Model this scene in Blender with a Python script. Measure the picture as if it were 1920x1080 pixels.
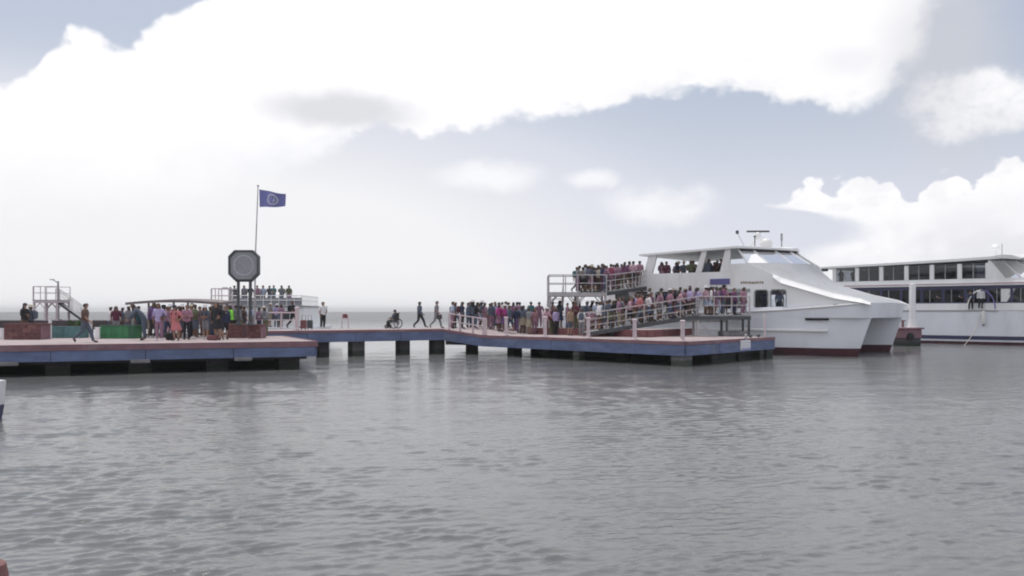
import bpy, bmesh, math, random
import numpy as np
from mathutils import Vector, Matrix
from mathutils.geometry import tessellate_polygon
R = math.radians
random.seed(7)
for o in list(bpy.data.objects):
    bpy.data.objects.remove(o)
SC = bpy.context.scene
COL = SC.collection
HAZE = 0.0004      # density per metre of the haze added to lift dark tones
H = 2.6            # height of the lens above the water, metres
F = 1663.0         # focal length in photograph pixels
HOR = 583.0        # row of the sea horizon in the photograph

# ------------------------------------------------------------------ camera
cam = bpy.data.cameras.new('camera')
cam.sensor_width = 36
cam.lens = 36 * F / 1920
cam.shift_y = (HOR - 540) / 1920
cam.clip_start = 0.1
cam.clip_end = 20000
camo = bpy.data.objects.new('camera', cam)
COL.objects.link(camo)
camo.location = (0, 0, H)
camo.rotation_euler = (R(90), 0, 0)
SC.camera = camo

# ------------------------------------------------------------------ sun, exposure
SUN_AZ, SUN_EL = -30.0, 72.0      # azimuth from +Y towards +X, elevation
sun = bpy.data.lights.new('sun', 'SUN')
sun.energy = 2.0
sun.angle = R(10)      # the sun stands behind the edge of the great cloud
sun.color = (1.0, 0.95, 0.88)
suno = bpy.data.objects.new('sun', sun)
COL.objects.link(suno)
sd = Vector((math.sin(R(SUN_AZ)) * math.cos(R(SUN_EL)), math.cos(R(SUN_AZ)) * math.cos(R(SUN_EL)), math.sin(R(SUN_EL))))
suno.rotation_euler = (-sd).to_track_quat('-Z', 'Y').to_euler()
SC.view_settings.view_transform = 'Standard'
SC.view_settings.look = 'None'
SC.view_settings.exposure = 0.0
SC.view_settings.gamma = 1.0
SC.view_settings.use_curve_mapping = False
SC.cycles.filter_width = 2.0
SC.cycles.max_bounces = 6
SC.cycles.transparent_max_bounces = 12

# ------------------------------------------------------------------ sky with its clouds
W = bpy.data.worlds.new('World')
SC.world = W
W.use_nodes = True
nt = W.node_tree
nt.nodes.clear()


class NG:
    """small helper to write node maths"""
    def __init__(self, t): self.t = t
    def n(self, typ, **kw):
        x = self.t.nodes.new(typ)
        for k, v in kw.items(): setattr(x, k, v)
        return x
    def put(self, sock, v):
        if isinstance(v, bpy.types.NodeSocket): self.t.links.new(v, sock)
        else: sock.default_value = v
    def m(self, op, a, b=0.0, c=0.0, clamp=False):
        x = self.n('ShaderNodeMath', operation=op, use_clamp=clamp)
        self.put(x.inputs[0], a); self.put(x.inputs[1], b); self.put(x.inputs[2], c)
        return x.outputs[0]
    def add(self, a, b): return self.m('ADD', a, b)
    def sub(self, a, b): return self.m('SUBTRACT', a, b)
    def mul(self, a, b): return self.m('MULTIPLY', a, b)
    def mx(self, a, b): return self.m('MAXIMUM', a, b)
    def mn(self, a, b): return self.m('MINIMUM', a, b)
    def step(self, v, lo, hi, t0=0.0, t1=1.0, smooth=True):
        x = self.n('ShaderNodeMapRange')
        x.interpolation_type = 'SMOOTHSTEP' if smooth else 'LINEAR'
        self.put(x.inputs[0], v)
        for i, q in enumerate((lo, hi, t0, t1)): self.put(x.inputs[1 + i], q)
        return x.outputs[0]
    def mix(self, f, a, b):
        x = self.n('ShaderNodeMix', data_type='RGBA')
        self.put(x.inputs[0], f); self.put(x.inputs[6], a); self.put(x.inputs[7], b)
        return x.outputs[2]
    def comb(self, a, b, c):
        x = self.n('ShaderNodeCombineXYZ')
        self.put(x.inputs[0], a); self.put(x.inputs[1], b); self.put(x.inputs[2], c)
        return x.outputs[0]
    def noise(self, vec, scale, detail=5.0, rough=0.55, dist=0.0):
        x = self.n('ShaderNodeTexNoise')
        self.put(x.inputs['Vector'], vec)
        x.inputs['Scale'].default_value = scale
        x.inputs['Detail'].default_value = detail
        x.inputs['Roughness'].default_value = rough
        x.inputs['Distortion'].default_value = dist
        return x.outputs['Fac']
    def curve(self, v, lo, hi, pts, ylo, yhi):
        """piecewise curve: v in [lo,hi] -> points (x,y) in real units"""
        x = self.n('ShaderNodeFloatCurve')
        t = self.step(v, lo, hi, 0, 1, False)
        self.put(x.inputs['Value'], t)
        c = x.mapping.curves[0]
        q = [((a - lo) / (hi - lo), (b - ylo) / (yhi - ylo)) for a, b in pts]
        while len(c.points) < len(q): c.points.new(0.5, 0.5)
        for p, (a, b) in zip(c.points, q):
            p.location = (min(1, max(0, a)), min(1, max(0, b)))
            p.handle_type = 'AUTO_CLAMPED'
        x.mapping.update()
        return self.step(x.outputs[0], 0, 1, ylo, yhi, False)


g = NG(nt)
tc = g.n('ShaderNodeTexCoord')
sx = g.n('ShaderNodeSeparateXYZ')
nt.links.new(tc.outputs['Generated'], sx.inputs[0])
az = g.mul(g.m('ARCTAN2', sx.outputs[0], sx.outputs[1]), 180 / math.pi)   # degrees, 0 = out to sea
el = g.mul(g.m('ARCSINE', sx.outputs[2]), 180 / math.pi)
deg = lambda px: math.degrees(math.atan((px - 960) / F))
ele = lambda px, py: math.degrees(math.atan((HOR - py) / math.hypot(F, px - 960)))
uv = g.comb(az, el, 0.0)
nz1 = g.noise(uv, 0.22, 7, 0.58)
nz2 = g.noise(g.comb(g.mul(az, 0.8), g.mul(el, 1.4), 3.7), 0.55, 6, 0.6)
wob = g.sub(nz1, 0.5)
wob2 = g.sub(nz2, 0.5)
def puffs(sc):
    x = g.n('ShaderNodeTexVoronoi', feature='SMOOTH_F1')
    x.inputs['Scale'].default_value = sc
    x.inputs['Smoothness'].default_value = 0.35
    nt.links.new(g.comb(g.add(az, g.mul(wob, 1.6)), g.add(g.mul(el, 1.25), g.mul(wob2, 1.2)), 1.3), x.inputs['Vector'])
    return g.sub(0.42, x.outputs['Distance'])
puff = g.add(puffs(0.42), g.mul(puffs(1.1), 0.45))
nz3 = g.sub(g.noise(uv, 1.5, 5, 0.6), 0.5)
big = g.noise(g.comb(g.mul(az, 0.5), el, 9.1), 0.12, 4, 0.5)

sky = g.n('ShaderNodeTexSky', sky_type='NISHITA')
sky.sun_disc = False
sky.sun_elevation = R(SUN_EL)
sky.sun_rotation = R(SUN_AZ)
sky.altitude = 0
sky.air_density = 1.2
sky.dust_density = 2.5
sky.ozone_density = 1.0
hz = g.step(el, 0, 15, 1.0, 0.0)
# thin high veil: pale, thicker near the sea and towards the sun
left = g.step(az, -16, 14, 1.0, 0.0)
veil = g.m('MINIMUM', g.add(g.mul(hz, 0.62), g.add(g.mul(g.mul(left, 0.75), g.step(el, 9, 17, 1.0, 0.0)), g.step(el, 4, 17, 0.68, 0.58))), 1.0)
veilc = g.mix(g.mn(g.add(g.mul(hz, g.step(az, -30, 32, 1.15, 0.35)), g.mul(g.mul(left, 0.55), g.step(el, 6, 16, 1.0, 0.25))), 1.0), (6.2, 6.6, 7.75, 1), (9.2, 9.2, 9.4, 1))
base = g.mix(veil, sky.outputs[0], veilc)

# the great white cloud: everything between its lower and its upper edge
low = [(0, 330), (240, 345), (420, 320), (560, 292), (640, 268), (700, 232), (750, 240), (800, 250), (860, 236), (930, 236), (1000, 212),
       (1090, 216), (1160, 195), (1240, 178), (1330, 168), (1400, 162), (1450, 180), (1540, 200), (1600, 202), (1660, 176), (1690, 110), (1725, 20), (1760, -60), (1920, -90)]
up = [(0, 158), (60, 138), (95, 84), (150, 60), (200, 66), (270, 52), (330, 22), (400, -30), (500, -80), (1920, -400)]
A0, A1 = deg(-200), deg(2100)
azw = g.add(az, g.mul(wob, 5.5))
lowc = g.curve(azw, A0, A1, [(deg(p), ele(p, q)) for p, q in low], -5, 30)
upc = g.curve(az, A0, A1, [(deg(p), ele(p, q)) for p, q in up], -5, 36)
soft = g.add(g.step(az, deg(350), deg(720), 3.0, 0.42), g.step(az, deg(1600), deg(1720), 0.0, 1.9))
c_low = g.step(g.add(g.sub(el, lowc), g.add(g.add(g.mul(wob, 2.2), g.mul(wob2, 1.1)), g.add(g.mul(puff, 0.9), g.mul(nz3, 0.5)))), g.mul(soft, -1.0), soft)
c_up = g.step(g.add(g.sub(upc, el), g.add(g.add(g.mul(wob, 1.6), g.mul(wob2, 0.8)), g.add(g.mul(puff, 1.35), g.mul(nz3, 0.4)))), -0.25, 0.4)
c1 = g.mul(c_low, c_up)
# beyond the picture the same broken cloud goes on all round
fb = g.noise(tc.outputs['Generated'], 2.6, 6, 0.6)
outside = g.mx(g.step(el, 20, 27), g.step(g.m('ABSOLUTE', az), 33, 42))
c_out = g.mul(g.mul(g.step(fb, 0.43, 0.61), outside), g.step(el, 2, 14))
c1 = g.m('MAXIMUM', g.mul(c1, g.sub(1.0, outside)), c_out)

# heaped cumulus low in the east
top = [(1380, 440), (1440, 372), (1480, 352), (1530, 338), (1560, 352), (1600, 334), (1680, 342), (1715, 366), (1740, 342), (1790, 332), (1825, 350), (1845, 308), (1880, 298), (1920, 318), (2080, 330)]
topc = g.curve(az, A0, A1, [(deg(-200), -2.0), (deg(1300), -2.0)] + [(deg(p), ele(p, q)) for p, q in top], -5, 15)
c_top = g.step(g.add(g.sub(topc, el), g.add(g.add(g.mul(wob, 0.9), g.mul(wob2, 0.8)), g.add(g.mul(puff, 1.7), g.mul(nz3, 0.5)))), -0.1, 0.24)
lfc = g.curve(el, -2, 14, [(-2, deg(1380)), (ele(1500, 520), deg(1420)), (ele(1500, 470), deg(1500)), (ele(1500, 435), deg(1575)), (ele(1500, 405), deg(1530)), (ele(1450, 385), deg(1448)), (ele(1450, 350), deg(1440)), (14, deg(1440))], 5, 25)
c_lf = g.step(g.add(g.sub(az, lfc), g.add(g.mul(wob, 4.0), g.mul(wob2, 2.0))), -0.5, g.step(el, 4, 6.5, 3.0, 0.9))
c2 = g.mul(g.mul(g.mul(c_top, c_lf), g.step(el, -2, 4.0, 0.72, 1.0)), g.step(az, 30, 40, 1.0, 0.0))


def blob(px, py, rx, ry, hard, wa=1.0, rot=0.0):
    a = g.sub(g.add(az, g.mul(wob2, 1.5 * wa)), deg(px))
    b = g.sub(g.add(el, g.mul(wob, 2.4 * wa)), ele(px, py))
    if rot:
        ca, sa = math.cos(R(rot)), math.sin(R(rot))
        a, b = g.add(g.mul(a, ca), g.mul(b, sa)), g.sub(g.mul(b, ca), g.mul(a, sa))
    k = math.degrees(1 / F)
    d = g.m('SQRT', g.add(g.m('POWER', g.m('DIVIDE', a, rx * k), 2.0), g.m('POWER', g.m('DIVIDE', b, ry * k), 2.0)))
    return g.step(d, 1.0 - hard, 1.0 + hard, 1.0, 0.0)


c3 = g.mul(blob(1855, 188, 105, 48, 0.35, 2.2), g.step(g.add(wob2, g.mul(nz3, .8)), -.35, .1, .55, 1.0))
c4 = g.mul(g.mx(blob(1235, 385, 85, 32, 0.6, 1.2), g.mx(blob(1112, 340, 42, 18, 0.6), blob(915, 332, 80, 22, 0.7))), 0.72)
cl = g.mx(g.mx(c1, c2), g.mx(c3, c4))
# self shading of the cloud bodies: thicker, greyer cores
gr = g.mul(g.mul(blob(640, 208, 125, 30, 0.5, 0.8), 0.55), 1.0)
gr = g.mx(gr, g.mul(blob(1610, 112, 60, 22, 0.8, 0.8), 0.2))
gr = g.mx(gr, g.mul(blob(1745, 130, 75, 120, 0.7, 0.6), 0.42))
gr = g.mx(gr, g.mul(blob(1850, 235, 95, 34, 0.6, 0.6), 0.3))
gr = g.mx(gr, g.mul(c2, g.mul(g.step(el, 8.2, 3.0), g.step(g.add(big, g.mul(puff, -0.25)), 0.3, 0.6, 0.06, 0.42))))
gr = g.mx(gr, g.mul(outside, g.step(fb, 0.56, 0.75, 0.0, 0.4)))
gr = g.mx(gr, g.mul(g.mul(g.step(g.sub(el, lowc), 0.2, 2.4, 1.0, 0.0), g.step(az, 2, 12)), g.mul(g.step(nz2, 0.4, 0.62), 0.16)))
cloudc = g.mix(gr, (10.4, 10.35, 10.55, 1), (5.4, 5.5, 6.0, 1))
greyveil = blob(1750, 60, 95, 190, 0.6, 1.0, 12)
base = g.mix(g.mul(greyveil, 0.6), base, (6.6, 6.6, 6.9, 1))
final = g.mix(g.mul(cl, 0.97), base, cloudc)
bg = g.n('ShaderNodeBackground')
bg.inputs[1].default_value = 0.1
nt.links.new(final, bg.inputs[0])
wo = g.n('ShaderNodeOutputWorld')
nt.links.new(bg.outputs[0], wo.inputs[0])


# ------------------------------------------------------------------ materials
def mat(name, col, rough=0.6, var=0.12, scale=3.0, bump=0.0, metal=0.0, spec=0.5, stain=None, stain_amt=0.0, stretch=(1, 1, 1), wet=None):
    m = bpy.data.materials.new(name)
    m.use_nodes = True
    t = m.node_tree
    q = NG(t)
    p = t.nodes['Principled BSDF']
    p.inputs['Roughness'].default_value = rough
    p.inputs['Metallic'].default_value = metal
    p.inputs['Specular IOR Level'].default_value = spec
    tcx = q.n('ShaderNodeTexCoord')
    mp = q.n('ShaderNodeMapping')
    mp.inputs['Scale'].default_value = stretch
    t.links.new(tcx.outputs['Object'], mp.inputs[0])
    nz = q.noise(mp.outputs[0], scale, 6, 0.6)
    lo = tuple(c * (1 - var) for c in col) + (1,)
    hi = tuple(min(1, c * (1 + var)) for c in col) + (1,)
    c = q.mix(q.step(nz, 0.3, 0.7), lo, hi)
    if stain:
        n2 = q.noise(mp.outputs[0], scale * 0.37, 7, 0.68)
        c = q.mix(q.mul(q.step(n2, 0.5, 0.68), stain_amt), c, tuple(stain) + (1,))
    if wet:      # algae and slime left by the tide, with a ragged upper edge
        gp = q.n('ShaderNodeNewGeometry'); sp = q.n('ShaderNodeSeparateXYZ'); t.links.new(gp.outputs['Position'], sp.inputs[0])
        wn_ = q.noise(gp.outputs['Position'], 2.5, 5, .65)
        c = q.mix(q.mul(q.step(q.add(sp.outputs[2], q.mul(wn_, .3)), .36, .5, 1, 0), .85), c, tuple(wet) + (1,))
    q.put(p.inputs['Base Color'], c)
    if bump:
        b = q.n('ShaderNodeBump')
        b.inputs['Strength'].default_value = bump
        b.inputs['Distance'].default_value = 0.02
        n3 = q.noise(mp.outputs[0], scale * 6, 4, 0.6)
        q.put(b.inputs['Height'], n3)
        t.links.new(b.outputs[0], p.inputs['Normal'])
    return m


M = {}
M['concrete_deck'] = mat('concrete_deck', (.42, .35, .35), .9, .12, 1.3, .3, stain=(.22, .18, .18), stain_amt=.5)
M['mauve_kerb'] = mat('mauve_kerb', (.23, .125, .145), .85, .15, 1.5, .3, stain=(.36, .3, .32), stain_amt=.5)
M['blue_paint'] = mat('blue_paint', (.125, .16, .28), .7, .22, .8, .2, stain=(.24, .26, .33), stain_amt=.7, stretch=(1, 1, 2.5))
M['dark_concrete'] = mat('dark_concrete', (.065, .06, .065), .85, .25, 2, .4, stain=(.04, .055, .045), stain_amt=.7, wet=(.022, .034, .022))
M['pale_concrete'] = mat('pale_concrete', (.22, .21, .22), .85, .2, 2, .4, stain=(.09, .1, .09), stain_amt=.6, wet=(.05, .07, .045))
M['grey_concrete'] = mat('grey_concrete', (.12, .11, .11), .85, .2, 2, .4, stain=(.05, .06, .05), stain_amt=.7, wet=(.03, .045, .03))
M['red_brick'] = mat('red_brick', (.14, .06, .062), .85, .2, 5, .4, stain=(.1, .05, .05), stain_amt=.5)
M['brick_pale'] = mat('brick_pale', (.2, .095, .09), .85, .2, 5, .4, stain=(.15, .08, .08), stain_amt=.5)
M['soil'] = mat('soil', (.05, .04, .03), .95, .3, 8, .5)
M['teal_paint'] = mat('teal_paint', (.085, .19, .195), .7, .18, 2, .1)
M['green_paint'] = mat('green_paint', (.04, .18, .075), .7, .2, 2, .1)
M['green_dark'] = mat('green_dark', (.02, .1, .05), .6, .14, 2, .1)
M['white_paint'] = mat('white_paint', (.78, .77, .78), .45, .05, 2, 0, stain=(.6, .57, .55), stain_amt=.4)
M['white_post'] = mat('white_post', (.62, .52, .54), .6, .1, 3, .1, stain=(.4, .3, .3), stain_amt=.5)
M['steel_grey'] = mat('steel_grey', (.33, .34, .34), .5, .12, 4, .1, stain=(.2, .16, .13), stain_amt=.5)
M['steel_dark'] = mat('steel_dark', (.06, .065, .075), .5, .15, 4, .1)
M['steel_rail'] = mat('steel_rail', (.45, .43, .44), .45, .12, 4, 0, stain=(.3, .2, .18), stain_amt=.4)
M['hull_white'] = mat('hull_white', (.8, .82, .87), .35, .04, .6, 0, stain=(.58, .57, .58), stain_amt=.55, stretch=(1, 1, .22))
M['cabin_white'] = mat('cabin_white', (.88, .88, .88), .35, .03, .7, 0, stain=(.64, .62, .6), stain_amt=.55, stretch=(1, 1, .22))
M['antifouling'] = mat('antifouling', (.09, .03, .04), .7, .2, 1.5, .1, stain=(.03, .03, .035), stain_amt=.6)
M['navy_paint'] = mat('navy_paint', (.04, .04, .1), .5, .1, 1)
M['purple_paint'] = mat('purple_paint', (.12, .11, .3), .5, .1, 1)
M['mark_brown'] = mat('mark_brown', (.3, .22, .17), .6, .2, 6)
M['pink_stripe'] = mat('pink_stripe', (.5, .3, .34), .5, .08, 1)
M['black_rubber'] = mat('black_rubber', (.02, .02, .022), .8, .2, 4, .2)
M['clock_face'] = mat('clock_face', (.28, .29, .32), .3, .08, 3)
M['clock_case'] = mat('clock_case', (.06, .065, .072), .5, .15, 3, .1)
M['clock_mark'] = mat('clock_mark', (.5, .5, .52), .4, .05, 3)
M['flag_blue'] = mat('flag_blue', (.19, .2, .46), .8, .1, 3)
M['flag_pale'] = mat('flag_pale', (.5, .5, .62), .8, .08, 6)
M['roof_brown'] = mat('roof_brown', (.2, .165, .165), .8, .15, 2, .2)
M['rust_red'] = mat('rust_red', (.19, .075, .08), .85, .2, 3, .3, stain=(.1, .06, .06), stain_amt=.6)
M['rope'] = mat('rope', (.45, .4, .36), .9, .15, 10)
M['fender_white'] = mat('fender_white', (.75, .74, .72), .5, .06, 3)
M['rope_dark'] = mat('rope_dark', (.1, .09, .09), .9, .15, 10)
M['deck_grey'] = mat('deck_grey', (.44, .45, .47), .6, .06, 1.2, .1, stain=(.36, .35, .35), stain_amt=.6)
M['interior'] = mat('interior', (.3, .3, .33), .8, .08, 2)
M['dark_jetty'] = mat('dark_jetty', (.07, .055, .06), .85, .2, 1.5, .2)
M['leaf'] = mat('leaf', (.05, .1, .03), .7, .3, 6)
M['pink_skin_paint'] = mat('pink_skin_paint', (.22, .1, .095), .6, .15, 6, .1, stain=(.1, .04, .04), stain_amt=.6)


def glass_mat(name, tint, refl=1.0, rough=0.03):
    m = bpy.data.materials.new(name)
    m.use_nodes = True
    t = m.node_tree
    t.nodes.clear()
    q = NG(t)
    tr = q.n('ShaderNodeBsdfTransparent'); tr.inputs[0].default_value = tint + (1,)
    gl = q.n('ShaderNodeBsdfGlossy'); gl.inputs['Roughness'].default_value = rough
    gl.inputs[0].default_value = (refl, refl, refl, 1)
    fr = q.n('ShaderNodeFresnel'); fr.inputs[0].default_value = 1.5
    geo = q.n('ShaderNodeTexCoord')
    wv = q.noise(geo.outputs['Object'], 1.4, 2, .5)
    b = q.n('ShaderNodeBump'); b.inputs['Strength'].default_value = .04
    q.put(b.inputs['Height'], wv)
    t.links.new(b.outputs[0], gl.inputs['Normal'])
    mxs = q.n('ShaderNodeMixShader')
    t.links.new(fr.outputs[0], mxs.inputs[0]); t.links.new(tr.outputs[0], mxs.inputs[1]); t.links.new(gl.outputs[0], mxs.inputs[2])
    o = q.n('ShaderNodeOutputMaterial'); t.links.new(mxs.outputs[0], o.inputs[0])
    return m


M['glass_clear'] = glass_mat('glass_clear', (.8, .83, .86))
M['glass_dark'] = glass_mat('glass_dark', (.24, .24, .28))
M['glass_grey'] = glass_mat('glass_grey', (.42, .44, .47))


# ------------------------------------------------------------------ object helpers
def link(name, me, parent=None, loc=(0, 0, 0)):
    o = bpy.data.objects.new(name, me)
    COL.objects.link(o)
    o.location = loc
    if parent: o.parent = parent
    return o


LABELS = {}


def tag(o, label, cat, group=None, kind=None):
    o['label'] = label
    if cat: o['category'] = cat
    if group: o['group'] = group
    if kind: o['kind'] = kind
    LABELS.setdefault(label, []).append(o.name)
    return o


def thing(name, label, cat, loc=(0, 0, 0), rz=0.0, group=None):
    o = link(name, None, None, loc)
    o.empty_display_size = .3
    o.rotation_euler = (0, 0, rz)
    return tag(o, label, cat, group)


class MB:
    def __init__(self):
        self.v, self.f, self.mi = [], [], []
        self.org = Vector((0, 0, 0))
        self.cur = 0
    def at(self, o):
        self.org = Vector(o); return self
    def add(self, vs, fs):
        n = len(self.v)
        self.v += [tuple(Vector(p) - self.org) for p in vs]
        self.f += [tuple(i + n for i in q) for q in fs]
        self.mi += [self.cur] * len(fs)
        return self
    def box(self, c, s, rz=0.0, bev=0.0):
        c = Vector(c); x, y, z = s[0] / 2, s[1] / 2, s[2] / 2
        ca, sa = math.cos(rz), math.sin(rz)
        def w(a, b, d): return (c.x + a * ca - b * sa, c.y + a * sa + b * ca, c.z + d)
        if bev > 0:
            b = min(bev, x * .9, y * .9, z * .9)
            rings = []
            for zz, k in ((-z, b), (-z + b, 0), (z - b, 0), (z, b)):
                ring = []
                for (qx, qy) in ((-1, -1), (1, -1), (1, 1), (-1, 1)):
                    ex, ey = x - k, y - k
                    pts = [(qx * (ex), qy * (ey - b)), (qx * (ex - b), qy * ey)]
                    if (qx, qy) in ((1, -1), (-1, 1)): pts.reverse()
                    ring += [w(a, d, zz) for a, d in (pts if True else pts)]
                rings.append(ring)
            return self.loft(rings, True, True)
        vs = [w(-x, -y, -z), w(x, -y, -z), w(x, y, -z), w(-x, y, -z), w(-x, -y, z), w(x, -y, z), w(x, y, z), w(-x, y, z)]
        return self.add(vs, [(3, 2, 1, 0), (4, 5, 6, 7), (0, 1, 5, 4), (1, 2, 6, 5), (2, 3, 7, 6), (3, 0, 4, 7)])
    def loft(self, rings, closed=True, caps=False):
        n = len(rings[0]); vs = [p for r in rings for p in r]; fs = []
        for i in range(len(rings) - 1):
            for j in range(n if closed else n - 1):
                k = (j + 1) % n
                fs.append((i * n + j, i * n + k, (i + 1) * n + k, (i + 1) * n + j))
        if caps:
            fs.append(tuple(reversed(range(n))))
            fs.append(tuple((len(rings) - 1) * n + j for j in range(n)))
        return self.add(vs, fs)
    def tube(self, pts, r, n=8, r1=None, caps=True):
        pts = [Vector(p) for p in pts]
        rings = []
        prev = None
        for i, p in enumerate(pts):
            d = (pts[min(i + 1, len(pts) - 1)] - pts[max(i - 1, 0)]).normalized()
            ref = Vector((0, 0, 1)) if abs(d.z) < .92 else Vector((1, 0, 0))
            a = d.cross(ref).normalized()
            if prev is not None and a.dot(prev) < 0: a = -a
            prev = a
            b = d.cross(a)
            rr = r if r1 is None else r + (r1 - r) * i / max(1, len(pts) - 1)
            rings.append([tuple(p + a * (rr * math.cos(2 * math.pi * k / n)) + b * (rr * math.sin(2 * math.pi * k / n))) for k in range(n)])
        return self.loft(rings, True, caps)
    def prism(self, poly, z0, z1):
        """vertical prism over a plan polygon (counter-clockwise); z0/z1 numbers or lists"""
        n = len(poly)
        a = [z0] * n if not isinstance(z0, (list, tuple)) else z0
        b = [z1] * n if not isinstance(z1, (list, tuple)) else z1
        vs = [(p[0], p[1], a[i]) for i, p in enumerate(poly)] + [(p[0], p[1], b[i]) for i, p in enumerate(poly)]
        tri = tessellate_polygon([[Vector((p[0], p[1], 0)) for p in poly]])
        fs = []
        for t in tri:
            ax, bx, cx = [Vector(poly[i]) for i in t]
            cr = (bx - ax).x * (cx - ax).y - (bx - ax).y * (cx - ax).x
            t = tuple(t) if cr > 0 else tuple(reversed(t))
            fs.append(tuple(i + n for i in t)); fs.append(tuple(reversed(t)))
        for i in range(n):
            j = (i + 1) % n
            fs.append((i, j, n + j, n + i))
        return self.add(vs, fs)
    def panel(self, outer, holes, th, fn):
        """flat wall with openings: outer/holes in (u,v); fn(u,v,d) gives the point at depth d"""
        loops = [outer] + holes
        flat = [p for l in loops for p in l]
        tri = tessellate_polygon([[Vector((a, b, 0)) for a, b in l] for l in loops])
        n = len(flat)
        vs = [fn(a, b, 0) for a, b in flat] + [fn(a, b, th) for a, b in flat]
        fs = [tuple(t) for t in tri] + [tuple(i + n for i in reversed(t)) for t in tri]
        k = 0
        for l in loops:
            m = len(l)
            for i in range(m):
                j = (i + 1) % m
                fs.append((k + i, k + j, n + k + j, n + k + i))
            k += m
        return self.add(vs, fs)
    def lathe(self, prof, c=(0, 0, 0), n=16):
        c = Vector(c)
        rings = [[(c.x + r * math.cos(2 * math.pi * k / n), c.y + r * math.sin(2 * math.pi * k / n), c.z + z) for k in range(n)] for r, z in prof]
        return self.loft(rings, True, True)
    def build(self, name, m, parent=None, smooth=False, loc=(0, 0, 0), fix=True):
        me = bpy.data.meshes.new(name)
        me.from_pydata(self.v, [], self.f)
        for x in (m if isinstance(m, (list, tuple)) else [m]): me.materials.append(M[x] if isinstance(x, str) else x)
        if any(self.mi): me.polygons.foreach_set('material_index', self.mi)
        if fix:
            bm = bmesh.new(); bm.from_mesh(me)
            bmesh.ops.remove_doubles(bm, verts=bm.verts, dist=1e-5)
            bmesh.ops.recalc_face_normals(bm, faces=bm.faces)
            bm.to_mesh(me); bm.free()
        if smooth:
            me.polygons.foreach_set('use_smooth', [True] * len(me.polygons))
            try: me.set_sharp_from_angle(angle=R(40))
            except Exception: pass
        me.update()
        return link(name, me, parent, loc)


def copy_tree(o, parent=None):
    c = o.copy(); COL.objects.link(c); c.parent = parent
    for ch in list(o.children): copy_tree(ch, c)
    return c


def PX(px, Y): return (px - 960) / F * Y            # X of something seen in column px at distance Y
def GY(py, z): return (H - z) * F / (py - HOR)      # distance of a point at height z seen in row py

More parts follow.
